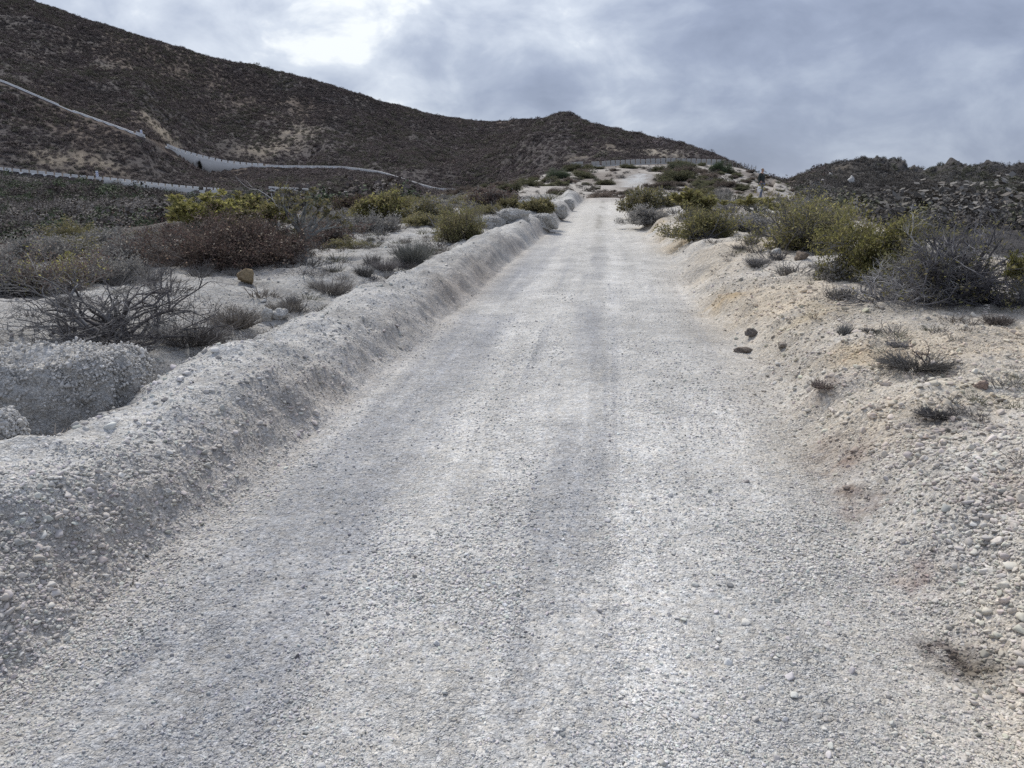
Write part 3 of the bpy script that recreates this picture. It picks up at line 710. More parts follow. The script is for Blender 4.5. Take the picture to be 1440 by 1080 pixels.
def g_tangle(seed, w, h, limbs=10, depth=4, kids=3, rad=.03, wood=DARKW, leaf=None, frac=.2, lo=.12, jit=.55, ratio=.62):
    """dead-looking shrub: thick crooked limbs arching out from one foot"""
    g = Grow(seed); g.h = h; r = g.r
    for i in range(limbs):
        d = dome_dir(r, lo) * [w / 2, w / 2, h]; L = np.linalg.norm(d) * .62
        wc = wood[r.integers(0, len(wood))] if isinstance(wood, list) else wood
        g.limb(r.normal(0, .03, 3) * [1, 1, 0] + [0, 0, .02], d, L * r.uniform(.75, 1.1), rad * r.uniform(.6, 1.1), depth, jit, .06, kids, ratio, .9, 5, wc)
    if leaf: g.clumps(frac, 5, .035, leaf, .03)
    return g

def g_dense(seed, w, h, limbs=34, depth=3, kids=4, rad=.012, wood=BROWNW, leaf=OLIVE, frac=.6, per=6, size=.045, specks=0, jit=.32, lo=.05, clump=.04, aspect=.4, flat=1.0):
    g = Grow(seed); g.h = h; r = g.r
    for i in range(limbs):
        a = r.uniform(0, 6.283); q = math.sqrt(r.random()) * .30
        p = np.array([math.cos(a) * q * w, math.sin(a) * q * w, 0])
        d = dome_dir(r, lo, flat); lobe = 1 + .45 * float(fbm(d[0] * 1.8 + seed * .37, d[1] * 1.8 + d[2], seed % 91, 2)); d = d * [w / 2, w / 2, h]; L = np.linalg.norm(d) * .52 * lobe
        g.limb(p, d, L * r.uniform(.75, 1.15), rad * r.uniform(.6, 1.1), depth, jit, .10, kids, .58, .75, 4, wood)
    if leaf: g.clumps(frac, per, size, leaf, clump, aspect)
    if specks: g.specks(specks, .036, PALES)
    return g

def g_candelabra(seed, w, h, limbs=6, depth=4, rad=.04, wood=(.19, .19, .165), leaf=YG, frac=.5, per=9, size=.06, trunk=0.0):
    """succulent shrub: smooth forked grey limbs, leaf rosettes only at the tips"""
    g = Grow(seed); g.h = h; r = g.r
    if trunk:
        g.limb((0, 0, 0), (.1, 0, 1), trunk, rad * 1.5, 0, .1, .1, seg=4, tint=wood); g.tips.clear()
    for i in range(limbs):
        a = 6.283 * i / limbs + r.normal(0, .3)
        d = np.array([math.cos(a) * w * .5, math.sin(a) * w * .5, (h - trunk) * r.uniform(.5, 1.0)]); L = np.linalg.norm(d) * .46
        g.limb((0, 0, trunk * .97), d, L, rad, depth, .22, .16, 2, .66, .62, 4, wood, .9)
    if leaf: g.clumps(frac, per, size, leaf, .015, .35, .6)
    return g

def g_tuft(seed, w, h, n=260, tint=GREYW, fork=True):
    g = Grow(seed); g.h = h; r = g.r
    for i in range(n):
        a = r.uniform(0, 6.283); q = math.sqrt(r.random())
        p = np.array([math.cos(a) * q * w * .28, math.sin(a) * q * w * .28, 0])
        d = np.array([math.cos(a) * q * w * .5, math.sin(a) * q * w * .5, h * r.uniform(.5, 1.0)]); L = np.linalg.norm(d)
        tt = np.array(tint) * r.uniform(.6, 1.4)
        g.limb(p, d, L * .8, .0032 + .002 * h, 1 if fork else 0, .22, .03, 3, .5, .45, 3, tt)
    return g

def g_litter(seed, w, n=150, tint=DARKW):
    g = Grow(seed); g.h = .03; r = g.r
    for i in range(n):
        a = r.uniform(0, 6.283); q = math.sqrt(r.random()) * w * .5
        g.limb((math.cos(a) * q, math.sin(a) * q, .008), (r.normal(), r.normal(), abs(r.normal(0, .4))), r.uniform(.03, .12), .0022, 1, .4, 0, 2, .5, .8, 3, tint)
    return g

def plant(name, g, X=None, Y=None, label=None, cat='shrub', group=None, w=None, h=None, pos=None, rz=None, parts=True, sink=.02, kids=()):
    """one plant: an Empty at its foot with branches and foliage, or a single mesh"""
    if pos is None: pos = pick(X, Y)
    if parts and g.LV:
        o = link(bpy.data.objects.new(name, None)); o.empty_display_size = .2
        b = link(bpy.data.objects.new('branches', g.wood('branches')), o)
        f = g.foliage('foliage')
        if f: link(bpy.data.objects.new('foliage', f), o)
    else:
        o = link(bpy.data.objects.new(name, g.wood(name)))
    P = np.concatenate(g.V + g.LV)
    ex = np.percentile(np.abs(P[:, 0]), 97) * 2; ez = np.percentile(P[:, 2], 99.7)
    sx, sz = (w / ex if w else 1), (h / ez if h else 1)
    o.location = (pos[0], pos[1], pos[2] - sink); o.scale = (sx, sx, sz)
    o.rotation_euler = (0, 0, rz if rz is not None else 0)
    o['dims'] = (ex, ez)
    return tag(o, label, cat, group)

def px_size(pos, w, h):
    k = pos[1] / FPX * 1.02
    return w * k, h * k

def put(kind, X, Y, wpx, hpx, label, name='shrub', cat='shrub', group=None, litter=1, **kw):
    p = pick(X, Y); w, h = px_size(p, wpx, hpx)
    y2 = p[1] + .30 * w * min(1, p[1] / 12); p = (p[0] * y2 / p[1], y2, 0); p = (p[0], y2, gz(p[0], y2))
    h = max(float(at_depth(X, Y - hpx, y2)[2]) - p[2], .35 * h)
    g = kind(int(X * 7 + Y * 13), w, h, **kw)
    return plant(name, g, pos=p, label=label, cat=cat, group=group, w=w, h=h)
PLANTS = [
 # --- left shelf
 (g_dense, 334, 379, 188, 82, 'broad rounded maroon-brown shrub flecked with pale dry pods, behind the tan boulder', dict(limbs=95, depth=3, kids=5, rad=.016, wood=(.105, .08, .07), leaf=MAROON, frac=.5, per=4, size=.04, specks=1300, lo=.02)),
 (g_candelabra, 300, 341, 100, 72, 'yellow-green succulent shrub rising behind the broad maroon shrub', dict(limbs=15, depth=5, rad=.035, leaf=YG, frac=.85, per=11, size=.10)),
 (g_candelabra, 362, 338, 80, 66, 'greyish-green succulent shrub beside the small grey-limbed tree', dict(limbs=13, depth=5, rad=.035, leaf=OLIVE + YG[:1], frac=.7, per=9, size=.09)),
 (g_candelabra, 262, 318, 26, 40, 'small bright green succulent bush standing alone by the gully edge', dict(limbs=8, depth=4, rad=.05, leaf=YG, frac=.9, per=10, size=.14)),
 (g_tangle, 160, 496, 312, 146, 'bare tangled dead shrub with thick crooked dark limbs behind the pale bank', dict(limbs=26, depth=4, kids=3, ratio=.70, rad=.026, wood=[(.15, .142, .142), (.20, .195, .195), (.11, .102, .104)], lo=.38, jit=.55)),
 (g_dense, 205, 372, 130, 48, 'grey-brown twiggy shrub on the left of the broad maroon shrub', dict(limbs=60, depth=3, kids=4, rad=.012, wood=GREYW, leaf=GREYL + MAROON[:1], frac=.5, per=4, size=.045)),
 (g_dense, 75, 415, 150, 72, 'reddish-brown thicket with a few yellow-green sprigs at the far left', dict(limbs=60, depth=3, kids=4, rad=.013, wood=BROWNW, leaf=MAROON + YG[:1] + GREYL[:1], frac=.3, per=4, size=.035)),
 (g_dense, 20, 418, 90, 62, 'dark grey thicket cut by the left picture edge', dict(limbs=50, depth=3, kids=4, rad=.013, wood=DARKW, leaf=GREYL[:2], frac=.4, per=4, size=.035)),
 (g_dense, 30, 372, 100, 42, 'grey leafless brush in front of the dark gully on the far left', dict(limbs=50, depth=3, kids=4, rad=.014, wood=GREYW, leaf=GREYL, frac=.4, per=4, size=.05)),
 (g_dense, 112, 346, 85, 38, 'low olive bush on the lip of the gully', dict(limbs=40, depth=3, kids=4, rad=.016, wood=GREYW, leaf=OLIVE, frac=.6, per=5, size=.07)),
 (g_dense, 150, 352, 75, 32, 'pale grey brush filling the gap behind the dead tangled shrub', dict(limbs=40, depth=3, kids=4, rad=.014, wood=GREYW, leaf=GREYL, frac=.5, per=4, size=.06)),
 (g_candelabra, 98, 384, 34, 32, 'little yellow sprig bush in front of the grey brush', dict(limbs=7, depth=3, rad=.014, leaf=YG, frac=.8, per=9, size=.05)),
 (g_dense, 165, 398, 70, 44, 'ash-grey twiggy bush just above the dead tangled shrub', dict(limbs=45, depth=3, kids=4, rad=.011, wood=GREYW, leaf=GREYL, frac=.4, per=4, size=.035)),
 (g_tangle, 30, 548, 105, 66, 'grey wiry dead bush behind the pale rock outcrop', dict(limbs=14, depth=4, kids=3, rad=.010, wood=GREYW)),
 (g_tuft, 268, 488, 110, 44, 'dark dry brush lying along the ditch beside the bank', dict(n=420, tint=(.13, .12, .115))),
 (g_tuft, 330, 463, 80, 40, 'dry brown grass in the ditch below the tan boulder', dict(n=320, tint=(.19, .17, .15))),
 (g_tuft, 400, 440, 50, 24, 'short dry grass in the ditch by the white stone', dict(n=240, tint=(.21, .19, .165))),
 (g_tuft, 466, 416, 66, 32, 'wide clump of straw-grey grass on the back edge of the bank', dict(n=380, tint=(.20, .185, .17))),
 (g_tuft, 513, 390, 30, 22, 'small dark grass tuft left of the tallest grass clump', dict(n=200, tint=(.14, .135, .13))),
 (g_tuft, 543, 386, 40, 28, 'middle grass tuft touching the tallest grass clump', dict(n=240, tint=(.20, .185, .18))),
 (g_tuft, 580, 377, 50, 46, 'tallest grey grass clump on the bank top', dict(n=420, tint=(.16, .16, .145))),
 (g_dense, 645, 339, 62, 58, 'olive twiggy bush standing on the bank beside the track bend', dict(limbs=40, depth=3, kids=4, rad=.016, wood=BROWNW, leaf=OLIVE + YG[3:], frac=.5, per=5, size=.042)),
 (g_dense, 545, 312, 75, 42, 'dark green bush with a yellow top in the middle of the shelf', dict(limbs=40, depth=3, kids=4, rad=.02, wood=DARKW, leaf=OLIVE + YG[:1], frac=.7, per=6, size=.09)),
 (g_dense, 600, 312, 60, 36, 'greyish green bush left of the olive twiggy bush', dict(limbs=36, depth=3, kids=4, rad=.02, wood=GREYW, leaf=OLIVE + GREYL[:1], frac=.6, per=5, size=.08)),
 (g_dense, 526, 326, 58, 28, 'round ash-grey brush in front of the dark green bush', dict(limbs=40, depth=3, kids=4, rad=.013, wood=GREYW, leaf=GREYL, frac=.6, per=5, size=.05)),
 (g_dense, 478, 328, 52, 26, 'round grey brush between the grey-limbed tree and the ash-grey one', dict(limbs=40, depth=3, kids=4, rad=.013, wood=GREYW, leaf=GREYL, frac=.6, per=5, size=.05)),
 (g_dense, 505, 302, 60, 28, 'rusty brown bush below the lower road parapet', dict(limbs=36, depth=3, kids=4, rad=.02, wood=BROWNW, leaf=MAROON + OLIVE[:1], frac=.6, per=5, size=.09)),
 (g_dense, 690, 292, 60, 30, 'brown-grey bush right of the olive twiggy bush, on the shelf edge', dict(limbs=36, depth=3, kids=4, rad=.02, wood=BROWNW, leaf=MAROON + GREYL[:1], frac=.6, per=5, size=.09)),
 (g_dense, 722, 300, 34, 22, 'dark bush wedged between two pale boulders of the bank', dict(limbs=30, depth=3, kids=4, rad=.018, wood=DARKW, leaf=OLIVE, frac=.6, per=5, size=.08)),
 (g_dense, 758, 300, 36, 20, 'dusty olive bush behind the last boulders of the bank', dict(limbs=30, depth=3, kids=4, rad=.018, wood=GREYW, leaf=OLIVE, frac=.6, per=5, size=.08)),
 (g_tuft, 412, 372, 40, 20, 'dry grey tuft at the right foot of the broad maroon shrub', dict(n=260, tint=GREYW)),
 (g_tuft, 428, 502, 1, 1, None, {}),
 # --- right side
 (g_dense, 1235, 398, 105, 102, 'yellow-green leafy half of the large thicket at the right', dict(limbs=60, depth=3, kids=4, rad=.018, wood=GREYW, leaf=YG[:2] + YG + OLIVE, frac=.85, per=9, size=.038)),
 (g_tangle, 1345, 428, 215, 138, 'large dark dead thicket of bleached and blackish twigs at the right', dict(limbs=40, depth=4, kids=4, rad=.024, wood=[(.10, .096, .105), (.10, .096, .105), (.18, .175, .185), (.46, .45, .445)], leaf=OLIVE + YG[3:], frac=.03, jit=.5)),
 (g_candelabra, 1437, 432, 44, 92, 'pale green succulent shrub cut by the right picture edge', dict(limbs=9, depth=4, rad=.022, leaf=YG, frac=.7, per=8, size=.06)),
 (g_tangle, 1245, 424, 150, 56, 'low web of bleached roots and twigs spilling in front of the thicket', dict(limbs=26, depth=4, kids=3, rad=.013, wood=[(.30, .295, .30), (.18, .175, .18), (.42, .41, .41)], lo=.03)),
 (g_dense, 1128, 352, 112, 84, 'olive shrub with grey twigs left of the large thicket', dict(limbs=60, depth=3, kids=4, rad=.018, wood=GREYW, leaf=OLIVE + YG[1:], frac=.36, per=5, size=.045)),
 (g_dense, 988, 336, 84, 48, 'shrub with grey bent stems and olive leaves on top of the right bank', dict(limbs=40, depth=3, kids=4, rad=.018, wood=(.14, .14, .145), leaf=OLIVE + YG[1:], frac=.4, per=5, size=.05)),
 (g_candelabra, 972, 306, 62, 42, 'yellowish bush behind the grey-stemmed shrub on the right bank', dict(limbs=14, depth=4, rad=.04, leaf=YG[1:] + OLIVE[:2], frac=.85, per=10, size=.12)),
 (g_dense, 912, 298, 64, 34, 'rounded dusty olive bush at the edge of the track where it tops out', dict(limbs=40, depth=3, kids=4, rad=.02, wood=GREYW, leaf=OLIVE + GREYL[:1], frac=.7, per=6, size=.09)),
 (g_dense, 912, 318, 52, 30, 'low grey brush hanging over the pale cut of the right bank', dict(limbs=36, depth=3, kids=4, rad=.014, wood=GREYW, leaf=GREYL, frac=.6, per=5, size=.06)),
 (g_dense, 1045, 326, 76, 28, 'lilac-grey leafless brush in front of the walker', dict(limbs=46, depth=3, kids=4, rad=.012, wood=(.2, .195, .21), leaf=GREYL, frac=.35, per=4, size=.05)),
 (g_candelabra, 1062, 300, 62, 26, 'yellow-green bush hiding the walker from the knees down', dict(limbs=14, depth=4, rad=.03, leaf=YG[1:] + OLIVE[:1], frac=.85, per=10, size=.09)),
 (g_dense, 1180, 392, 70, 34, 'thin grey brush at the left foot of the large thicket', dict(limbs=40, depth=3, kids=4, rad=.009, wood=GREYW, leaf=GREYL, frac=.3, per=3, size=.035)),
 (g_tuft, 1066, 377, 36, 22, 'spiky grey tuft on the right bank below the olive shrub', dict(n=240, tint=(.17, .165, .165))),
 (g_tuft, 1092, 366, 22, 14, 'flat dark tuft next to the spiky grey tuft', dict(n=160, tint=(.12, .115, .115))),
 (g_tuft, 1040, 352, 22, 12, 'tiny grey tuft under the grey-stemmed shrub', dict(n=140, tint=GREYW)),
 (g_tuft, 1187, 472, 22, 24, 'small upright grey tuft at the shoulder of the right bank', dict(n=130, tint=(.2, .2, .195))),
 (g_tuft, 1226, 468, 26, 12, 'dark flat tuft just right of the upright grey tuft', dict(n=160, tint=(.10, .095, .09))),
 (g_tuft, 1290, 518, 104, 30, 'sprawling withered plant in the open gravel below the thicket', dict(n=420, tint=(.13, .125, .12))),
 (g_tangle, 1305, 516, 50, 52, 'thin dead sprig sticking up from the sprawling withered plant', dict(limbs=4, depth=3, kids=2, rad=.006, wood=(.13, .105, .10), lo=.6)),
 (g_tuft, 1262, 488, 26, 14, 'ashen tuft just above the sprawling withered plant', dict(n=150, tint=(.19, .19, .2))),
 (g_tuft, 1160, 548, 46, 20, 'thin brownish tuft on the lower shoulder of the right bank', dict(n=170, tint=(.20, .165, .15))),
 (g_tuft, 1320, 588, 58, 24, 'dark grey cushion tuft in the lower right gravel', dict(n=300, tint=(.12, .115, .115))),
 (g_tuft, 1375, 598, 46, 12, 'flattened brown tuft right of the dark cushion tuft', dict(n=220, tint=(.16, .14, .125))),
 (g_tuft, 1402, 456, 40, 22, 'brownish tuft in front of the thicket at the right edge', dict(n=180, tint=(.17, .15, .14))),
 (g_tangle, 188, 822, 20, 22, 'tiny dead black sprig at the foot of the left bank', dict(limbs=5, depth=2, kids=2, rad=.004, wood=(.07, .06, .055), lo=.4)),
 (g_litter, 1340, 930, 90, 6, 'dark patch of withered stalks among the gravel at the lower right', dict(n=300, tint=(.085, .072, .064))),
]
def g_lit(seed, w, h, n=150, tint=DARKW): return g_litter(seed, w, n, tint)
LIT = []
for k, X, Y, wp, hp, lab, kw in PLANTS:
    if lab is None: continue
    tuft = k in (g_tuft,)
    if k is g_litter: k = g_lit
    nm = 'dry_tuft' if tuft else 'withered_stalks' if k is g_lit else 'dead_sprig' if 'sprig' in lab and k is g_tangle else 'succulent_shrub' if k is g_candelabra else 'shrub'
    put(k, X, Y, wp, hp, lab, name=nm, cat='grass tuft' if tuft else 'dead plant' if k is g_lit or nm == 'dead_sprig' else 'shrub', **kw)

# the little grey-limbed tree on the shelf, and the bleached branch behind it
p = pick(430, 362); w, h = px_size(p, 98, 98)
g = g_candelabra(77, w, h, limbs=7, depth=5, rad=.045, wood=(.155, .158, .15), leaf=OLIVE + GREYL[:1], frac=.5, per=5, size=.07, trunk=h * .33)
plant('small_tree', g, pos=p, w=w, h=h, label='small grey-limbed tree with a short trunk and fanned branches right of the maroon shrub', cat='tree')
p = pick(366, 346); p = (p[0] - .2, p[1] + 1.5, gz(p[0] - .2, p[1] + 1.5)); w, h = px_size(p, 110, 92)
g = g_tangle(78, w, h, limbs=6, depth=3, kids=2, rad=.03, wood=BLEACH, lo=.55, jit=.4)
plant('dead_shrub', g, pos=p, w=w, h=h, label='bleached bare branches poking above the greyish-green succulent shrub', cat='dead shrub')

# ---- repeats: bushes and tufts that nothing tells apart, copied from a few grown ones
def copy_plant(root, pos, rz, sc, label, group):
    c = root.copy(); COL.objects.link(c); c.location = pos; c.rotation_euler = (0, 0, rz); c.scale = sc; c['label'] = label; c['group'] = group
    for ch in root.children:
        k = ch.copy(); COL.objects.link(k); k.parent = c
    return c
USED = {}
def repeat(kind, variants, spots, name, cat, label, group):
    """spots: (x, y, width m, height m)"""
    roots = []
    for i, (x, y, w, h) in enumerate(spots):
        pos = (x, y, gz(x, y) - .02); v = i % len(variants)
        if len(roots) <= v:
            o = plant(name, variants[v](), pos=pos, w=w, h=h, label=label, cat=cat, group=group, rz=random.uniform(0, 6)); roots.append(o)
        else:
            r0 = roots[v]; ex, ez = r0['dims']
            copy_plant(r0, pos, random.uniform(0, 6), (w / ex, w / ex, h / ez), label, group)
rr = np.random.default_rng(5)
def spread(n, f, gap, tries=4000):
    """n spots from the generator f() kept gap apart"""
    out = []
    for _ in range(tries):
        if len(out) >= n: break
        s = f()
        if s and all((s[0] - o[0]) ** 2 + (s[1] - o[1]) ** 2 > (gap * (s[2] + o[2]) * .5) ** 2 for o in out): out.append(s)
    return out
def shelf_left():
    y = 13 + 29 * rr.random() ** .8; x0 = -(hw_left(y) - .12 * y + .33) - 1.3
    t = rr.uniform(-.72, .0); x = t * y
    if x > x0 - .5 or y > float(kr(0, t)) * 1.08: return None
    e = y / float(kr(0, t))
    if rr.random() > e ** 2.2 + .06: return None
    w = rr.uniform(.5, 1.2) * (.7 + .6 * e); return (x, y, w, w * rr.uniform(.26, .44))
SL = spread(84, shelf_left, .55)
V_OL = [lambda i=i: g_dense(500 + i, 1.2, .7, limbs=26, depth=3, kids=3, rad=.014, wood=GREYW, leaf=OLIVE, frac=.75, per=6, size=.075) for i in range(3)]
V_BR = [lambda i=i: g_dense(520 + i, 1.2, .6, limbs=26, depth=3, kids=3, rad=.014, wood=BROWNW, leaf=MAROON + GREYL[:1], frac=.7, per=5, size=.07) for i in range(3)]
V_GR = [lambda i=i: g_dense(540 + i, 1.2, .6, limbs=30, depth=3, kids=3, rad=.011, wood=GREYW, leaf=GREYL, frac=.6, per=5, size=.06) for i in range(3)]
repeat(None, V_GR, SL[0::3], 'shrub', 'shrub', 'low ash-grey bush in the belt of brush along the left shelf edge', 'grey bushes along the left shelf edge')
repeat(None, V_OL, SL[1::3], 'shrub', 'shrub', 'low olive-green bush in the belt of brush along the left shelf edge', 'olive bushes along the left shelf edge')
repeat(None, V_BR, SL[2::3], 'shrub', 'shrub', 'low brown bush in the belt of brush along the left shelf edge', 'brown bushes along the left shelf edge')
def shelf_tuft():
    y = rr.uniform(6.5, 20); t = rr.uniform(-.62, -.02); x = t * y
    if x > -(hw_left(y) - .12 * y + .33) - 1.2: return None
    w = rr.uniform(.10, .34); return (x, y, w, w * rr.uniform(.5, .8))
V_TU = [lambda i=i: g_tuft(560 + i, .3, .18, n=110, tint=(.19, .18, .17)) for i in range(4)]
repeat(None, V_TU, spread(46, shelf_tuft, 1.2), 'dry_tuft', 'grass tuft', 'small dry tuft dotted on the pale shelf left of the bank', 'dry tufts on the left shelf')
def right_tuft():
    y = 4 + 16 * rr.random(); u = rr.uniform(2.2, 6.0); x = u + .12 * y - .33
    if x / y > .68: return None
    w = rr.uniform(.08, .34); return (x, y, w, w * rr.uniform(.4, .75))
repeat(None, V_TU, spread(44, right_tuft, 1.2), 'dry_tuft', 'grass tuft', 'small dry tuft dotted on the gravel right of the track', 'dry tufts on the right bank')
def right_bush():
    y = 16 + 28 * rr.random(); t = rr.uniform(.17, .40); x = t * y
    if ucen(x, y) < 2.3 or y > float(kr(0, t)) * 1.05: return None
    if abs(x / y - .327) < .035 and y > 30: return None
    w = rr.uniform(.5, 1.2); return (x, y, w, w * rr.uniform(.32, .5))
RB = spread(26, right_bush, .8)
repeat(None, V_OL, RB[0::2], 'shrub', 'shrub', 'low olive bush on the slope around the walker', 'olive bushes around the walker')
repeat(None, V_GR, RB[1::2], 'shrub', 'shrub', 'low grey bush on the slope around the walker', 'grey bushes around the walker')
def spur_bush(lo, hi):
    def f():
        t = rr.uniform(lo, hi); y = math.sqrt(rr.uniform(62 ** 2, 172 ** 2)); x = t * y
        if y > float(kr(2, t)) + 3 or y < float(kr(1, t)): return None
        if any((x - bx) ** 2 + ((y - by) * .22) ** 2 < 3.0 ** 2 for bx, by, br, bc, bs in BLOBS if br == 1.5): return None
        w = math.exp(rr.normal(0, .42)) * 1.4
        if .30 < t < .355: w = min(w, .9)
        return (x, y, w * 1.25, w * rr.uniform(.32, .55))
    return f
def far_bush(seed, tints): 
    def f():
        return g_dense(seed, 2.4, 1.2, limbs=22, depth=2, kids=4, rad=.03, wood=BROWNW, leaf=tints, frac=.95, per=16, size=.15, clump=.14)
    return f
F_OL = [far_bush(600 + i, [(.11, .112, .062), (.135, .128, .08), (.09, .094, .056)]) for i in range(3)]
F_BR = [far_bush(610 + i, [(.145, .12, .10), (.18, .15, .125), (.12, .10, .088)]) for i in range(3)]
for lo, hi, n_, where in ((-.08, .155, 70, 'left of the upper track piece'), (.175, .37, 90, 'right of the upper track piece')):
    S = spread(n_, spur_bush(lo, hi), .62)
    repeat(None, F_OL, S[0::2], 'shrub', 'shrub', f'dark olive bush dotted on the pale far slope {where}', f'olive bushes on the far slope {where}')
    repeat(None, F_BR, S[1::2], 'shrub', 'shrub', f'dark brown bush dotted on the pale far slope {where}', f'brown bushes on the far slope {where}')
# ------------------------------------------------------------------ road parapets, walls, signs, fence
M_WALL = plain_mat('whitewashed_block', (.66, .655, .64), .9, .18, 1.2)
M_WALL2 = plain_mat('weathered_block', (.40, .39, .37), .9, .25, 1.2)
M_CONC = plain_mat('weathered_concrete', (.46, .45, .43), .9, .16, .35)
M_POST = plain_mat('grey_post', (.22, .215, .21), .7, .15, 3)
M_WHITE = plain_mat('white_paint', (.72, .74, .78), .5, .06, 3)
M_BLUE = plain_mat('blue_paint', (.09, .14, .42), .5, .06, 3)

def box_mesh(name, sx, sy, sz, mat, bev=.0, z0=0.0):
    import bmesh
    bm = bmesh.new(); bmesh.ops.create_cube(bm, size=1)
    for v in bm.verts: v.co = Vector((v.co.x * sx, v.co.y * sy, (v.co.z + .5) * sz + z0))
    if bev: bmesh.ops.bevel(bm, geom=bm.edges[:], offset=bev, segments=1, affect='EDGES')
    me = bpy.data.meshes.new(name); bm.to_mesh(me); bm.free(); me.materials.append(mat); return me

def road_line(k, X0, X1, Y):
    """points along the edge of a road between two photo columns, 1 m apart"""
    t0, t1 = C((X0, Y, 300))[0][0], C((X1, Y, 300))[0][0]
    t = np.linspace(t0, t1, 900); y = kr(k, t); x = t * y; z = kz(k, t)
    s = np.concatenate([[0], np.cumsum(np.sqrt(np.diff(x) ** 2 + np.diff(y) ** 2 + np.diff(z) ** 2))])
    return s, x, y, z

def parapet(label, k, X0, X1, Y, blk, gap, h, thick=.5, lift=0.0, skip=(), dy=.6, plinth=.25, mat=None):
    mat = mat or M_WALL
    s, x, y, z = road_line(k, X0, X1, Y)
    n = int(s[-1] / (blk + gap)); root = bpy.data.objects.new('parapet_wall', None); link(root)
    i0 = np.interp(s[-1] / 2, s, np.arange(len(s))); i0 = int(i0)
    root.location = (x[i0], y[i0], z[i0]); base = Vector(root.location)
    me = box_mesh('block', blk, thick, h, mat, .05)
    for j in range(n):
        q = (j + .5) * (blk + gap)
        if any(a < q / s[-1] < b for a, b in skip): continue
        px, py, pz = (float(np.interp(q, s, w)) for w in (x, y, z)); a = max(q - 1, 0); b = min(q + 1, s[-1])
        tx, ty = float(np.interp(b, s, x) - np.interp(a, s, x)), float(np.interp(b, s, y) - np.interp(a, s, y))
        o = link(bpy.data.objects.new('block', me), root)
        o.location = Vector((px, py + dy, pz + lift + plinth - .06 + random.uniform(-.03, .03))) - base; o.rotation_euler = (0, -math.atan2(float(np.interp(b, s, z) - np.interp(a, s, z)), math.hypot(tx, ty)), math.atan2(ty, tx))
    # low continuous plinth under the blocks
    V, F = [], []
    m = max(8, int(s[-1] / 3))
    for j in range(m + 1):
        q = s[-1] * j / m; px, py, pz = (float(np.interp(q, s, w)) for w in (x, y, z))
        for dyy, dz in ((-thick * .6, -1.2), (-thick * .6, plinth), (thick * .6, plinth), (thick * .6, -1.2)):
            V.append((px - base.x, py + dy + dyy - base.y, pz + lift + dz - base.z))
        if j:
            a = 4 * (j - 1); F += [(a + e, a + (e + 1) % 4, a + 4 + (e + 1) % 4, a + 4 + e) for e in range(4)]
    F += [(3, 2, 1, 0), (4 * m, 4 * m + 1, 4 * m + 2, 4 * m + 3)]
    link(bpy.data.objects.new('plinth', np_mesh('plinth', V, np.array(F), [mat])), root)
    return tag(root, label, 'wall', kind='thing')

def retaining(label, k, X0, X1, Y, depth, dy0, dy1):
    """solid wall under a road edge; depth: [(photo column, metres)]"""
    s, x, y, z = road_line(k, X0, X1, Y); V, F = [], []; m = 60
    dt = [C((d[0], Y, 300))[0][0] for d in depth]; dd = [d[1] for d in depth]
    for j in range(m + 1):
        px, py, pz = (float(np.interp(s[-1] * j / m, s, w)) for w in (x, y, z)); D = float(np.interp(px / py, dt, dd))
        V += [(px, py + dy0 - .08 * D, pz - D - 1), (px, py + dy0, pz + .16), (px, py + dy1, pz + .16), (px, py + dy1, pz - D - 1)]
        if j:
            a = 4 * (j - 1); F += [(a + e, a + (e + 1) % 4, a + 4 + (e + 1) % 4, a + 4 + e) for e in range(4)]
    F += [(3, 2, 1, 0), (4 * m, 4 * m + 1, 4 * m + 2, 4 * m + 3)]
    V = np.array(V); c = V.mean(0)
    o = link(bpy.data.objects.new('retaining_wall', np_mesh('retaining_wall', V - c, np.array(F), [M_CONC]))); o.location = c
    return tag(o, label, 'wall', kind='thing')

parapet('white block parapet of the lower road crossing the left hillside', 2, -60, 310, 262, 1.85, .57, .95, plinth=.05)
parapet('short white parapet of the lower road showing right of the dead branches', 2, 378, 526, 272, 1.45, .2, 1.45, skip=((.50, .66),))
retaining('pale retaining wall under the lower road parapet, above the green gully bushes', 2, 150, 312, 262, [(150, .6), (165, 1.4), (215, 2.8), (280, 3.9), (312, 2.0)], -1.7, .35)
parapet('thin pale parapet of the upper road climbing at the far left', 5, -60, 186, 150, 3.0, .12, .5, plinth=.1, skip=((.335, .36), (.55, .60), (.78, .81)))
parapet('last pale bit of parapet beside the upper blue and white marker', 5, 190, 203, 192, 2.0, .2, .9)
parapet('notched white parapet on top of the tall triangular retaining wall', 5, 236, 372, 225, 2.3, .55, 1.15)
parapet('long thin white parapet of the upper road curving down behind the shelf', 5, 374, 668, 250, 2.0, .25, .9, plinth=.05)
retaining('tall triangular grey retaining wall of the upper road on the left hillside', 5, 236, 376, 228, [(236, .8), (250, 2.6), (275, 5.6), (292, 6.9), (315, 4.6), (350, 1.8), (376, .4)], -1.5, .4)
parapet('pale post-and-block wall along the crest of the far slope', 2, 846, 1016, 230, .82, .22, 1.0, thick=.3, dy=-.5, plinth=.1, mat=M_WALL2)
parapet('small white wall stub at the left end of the far slope crest', 2, 803, 823, 236, .9, .06, 1.15, thick=.5, dy=-.6, mat=M_WALL2)
parapet('second white wall stub just right of the first one', 2, 832, 845, 234, .8, .10, .9, thick=.4, dy=-.6, mat=M_WALL2)
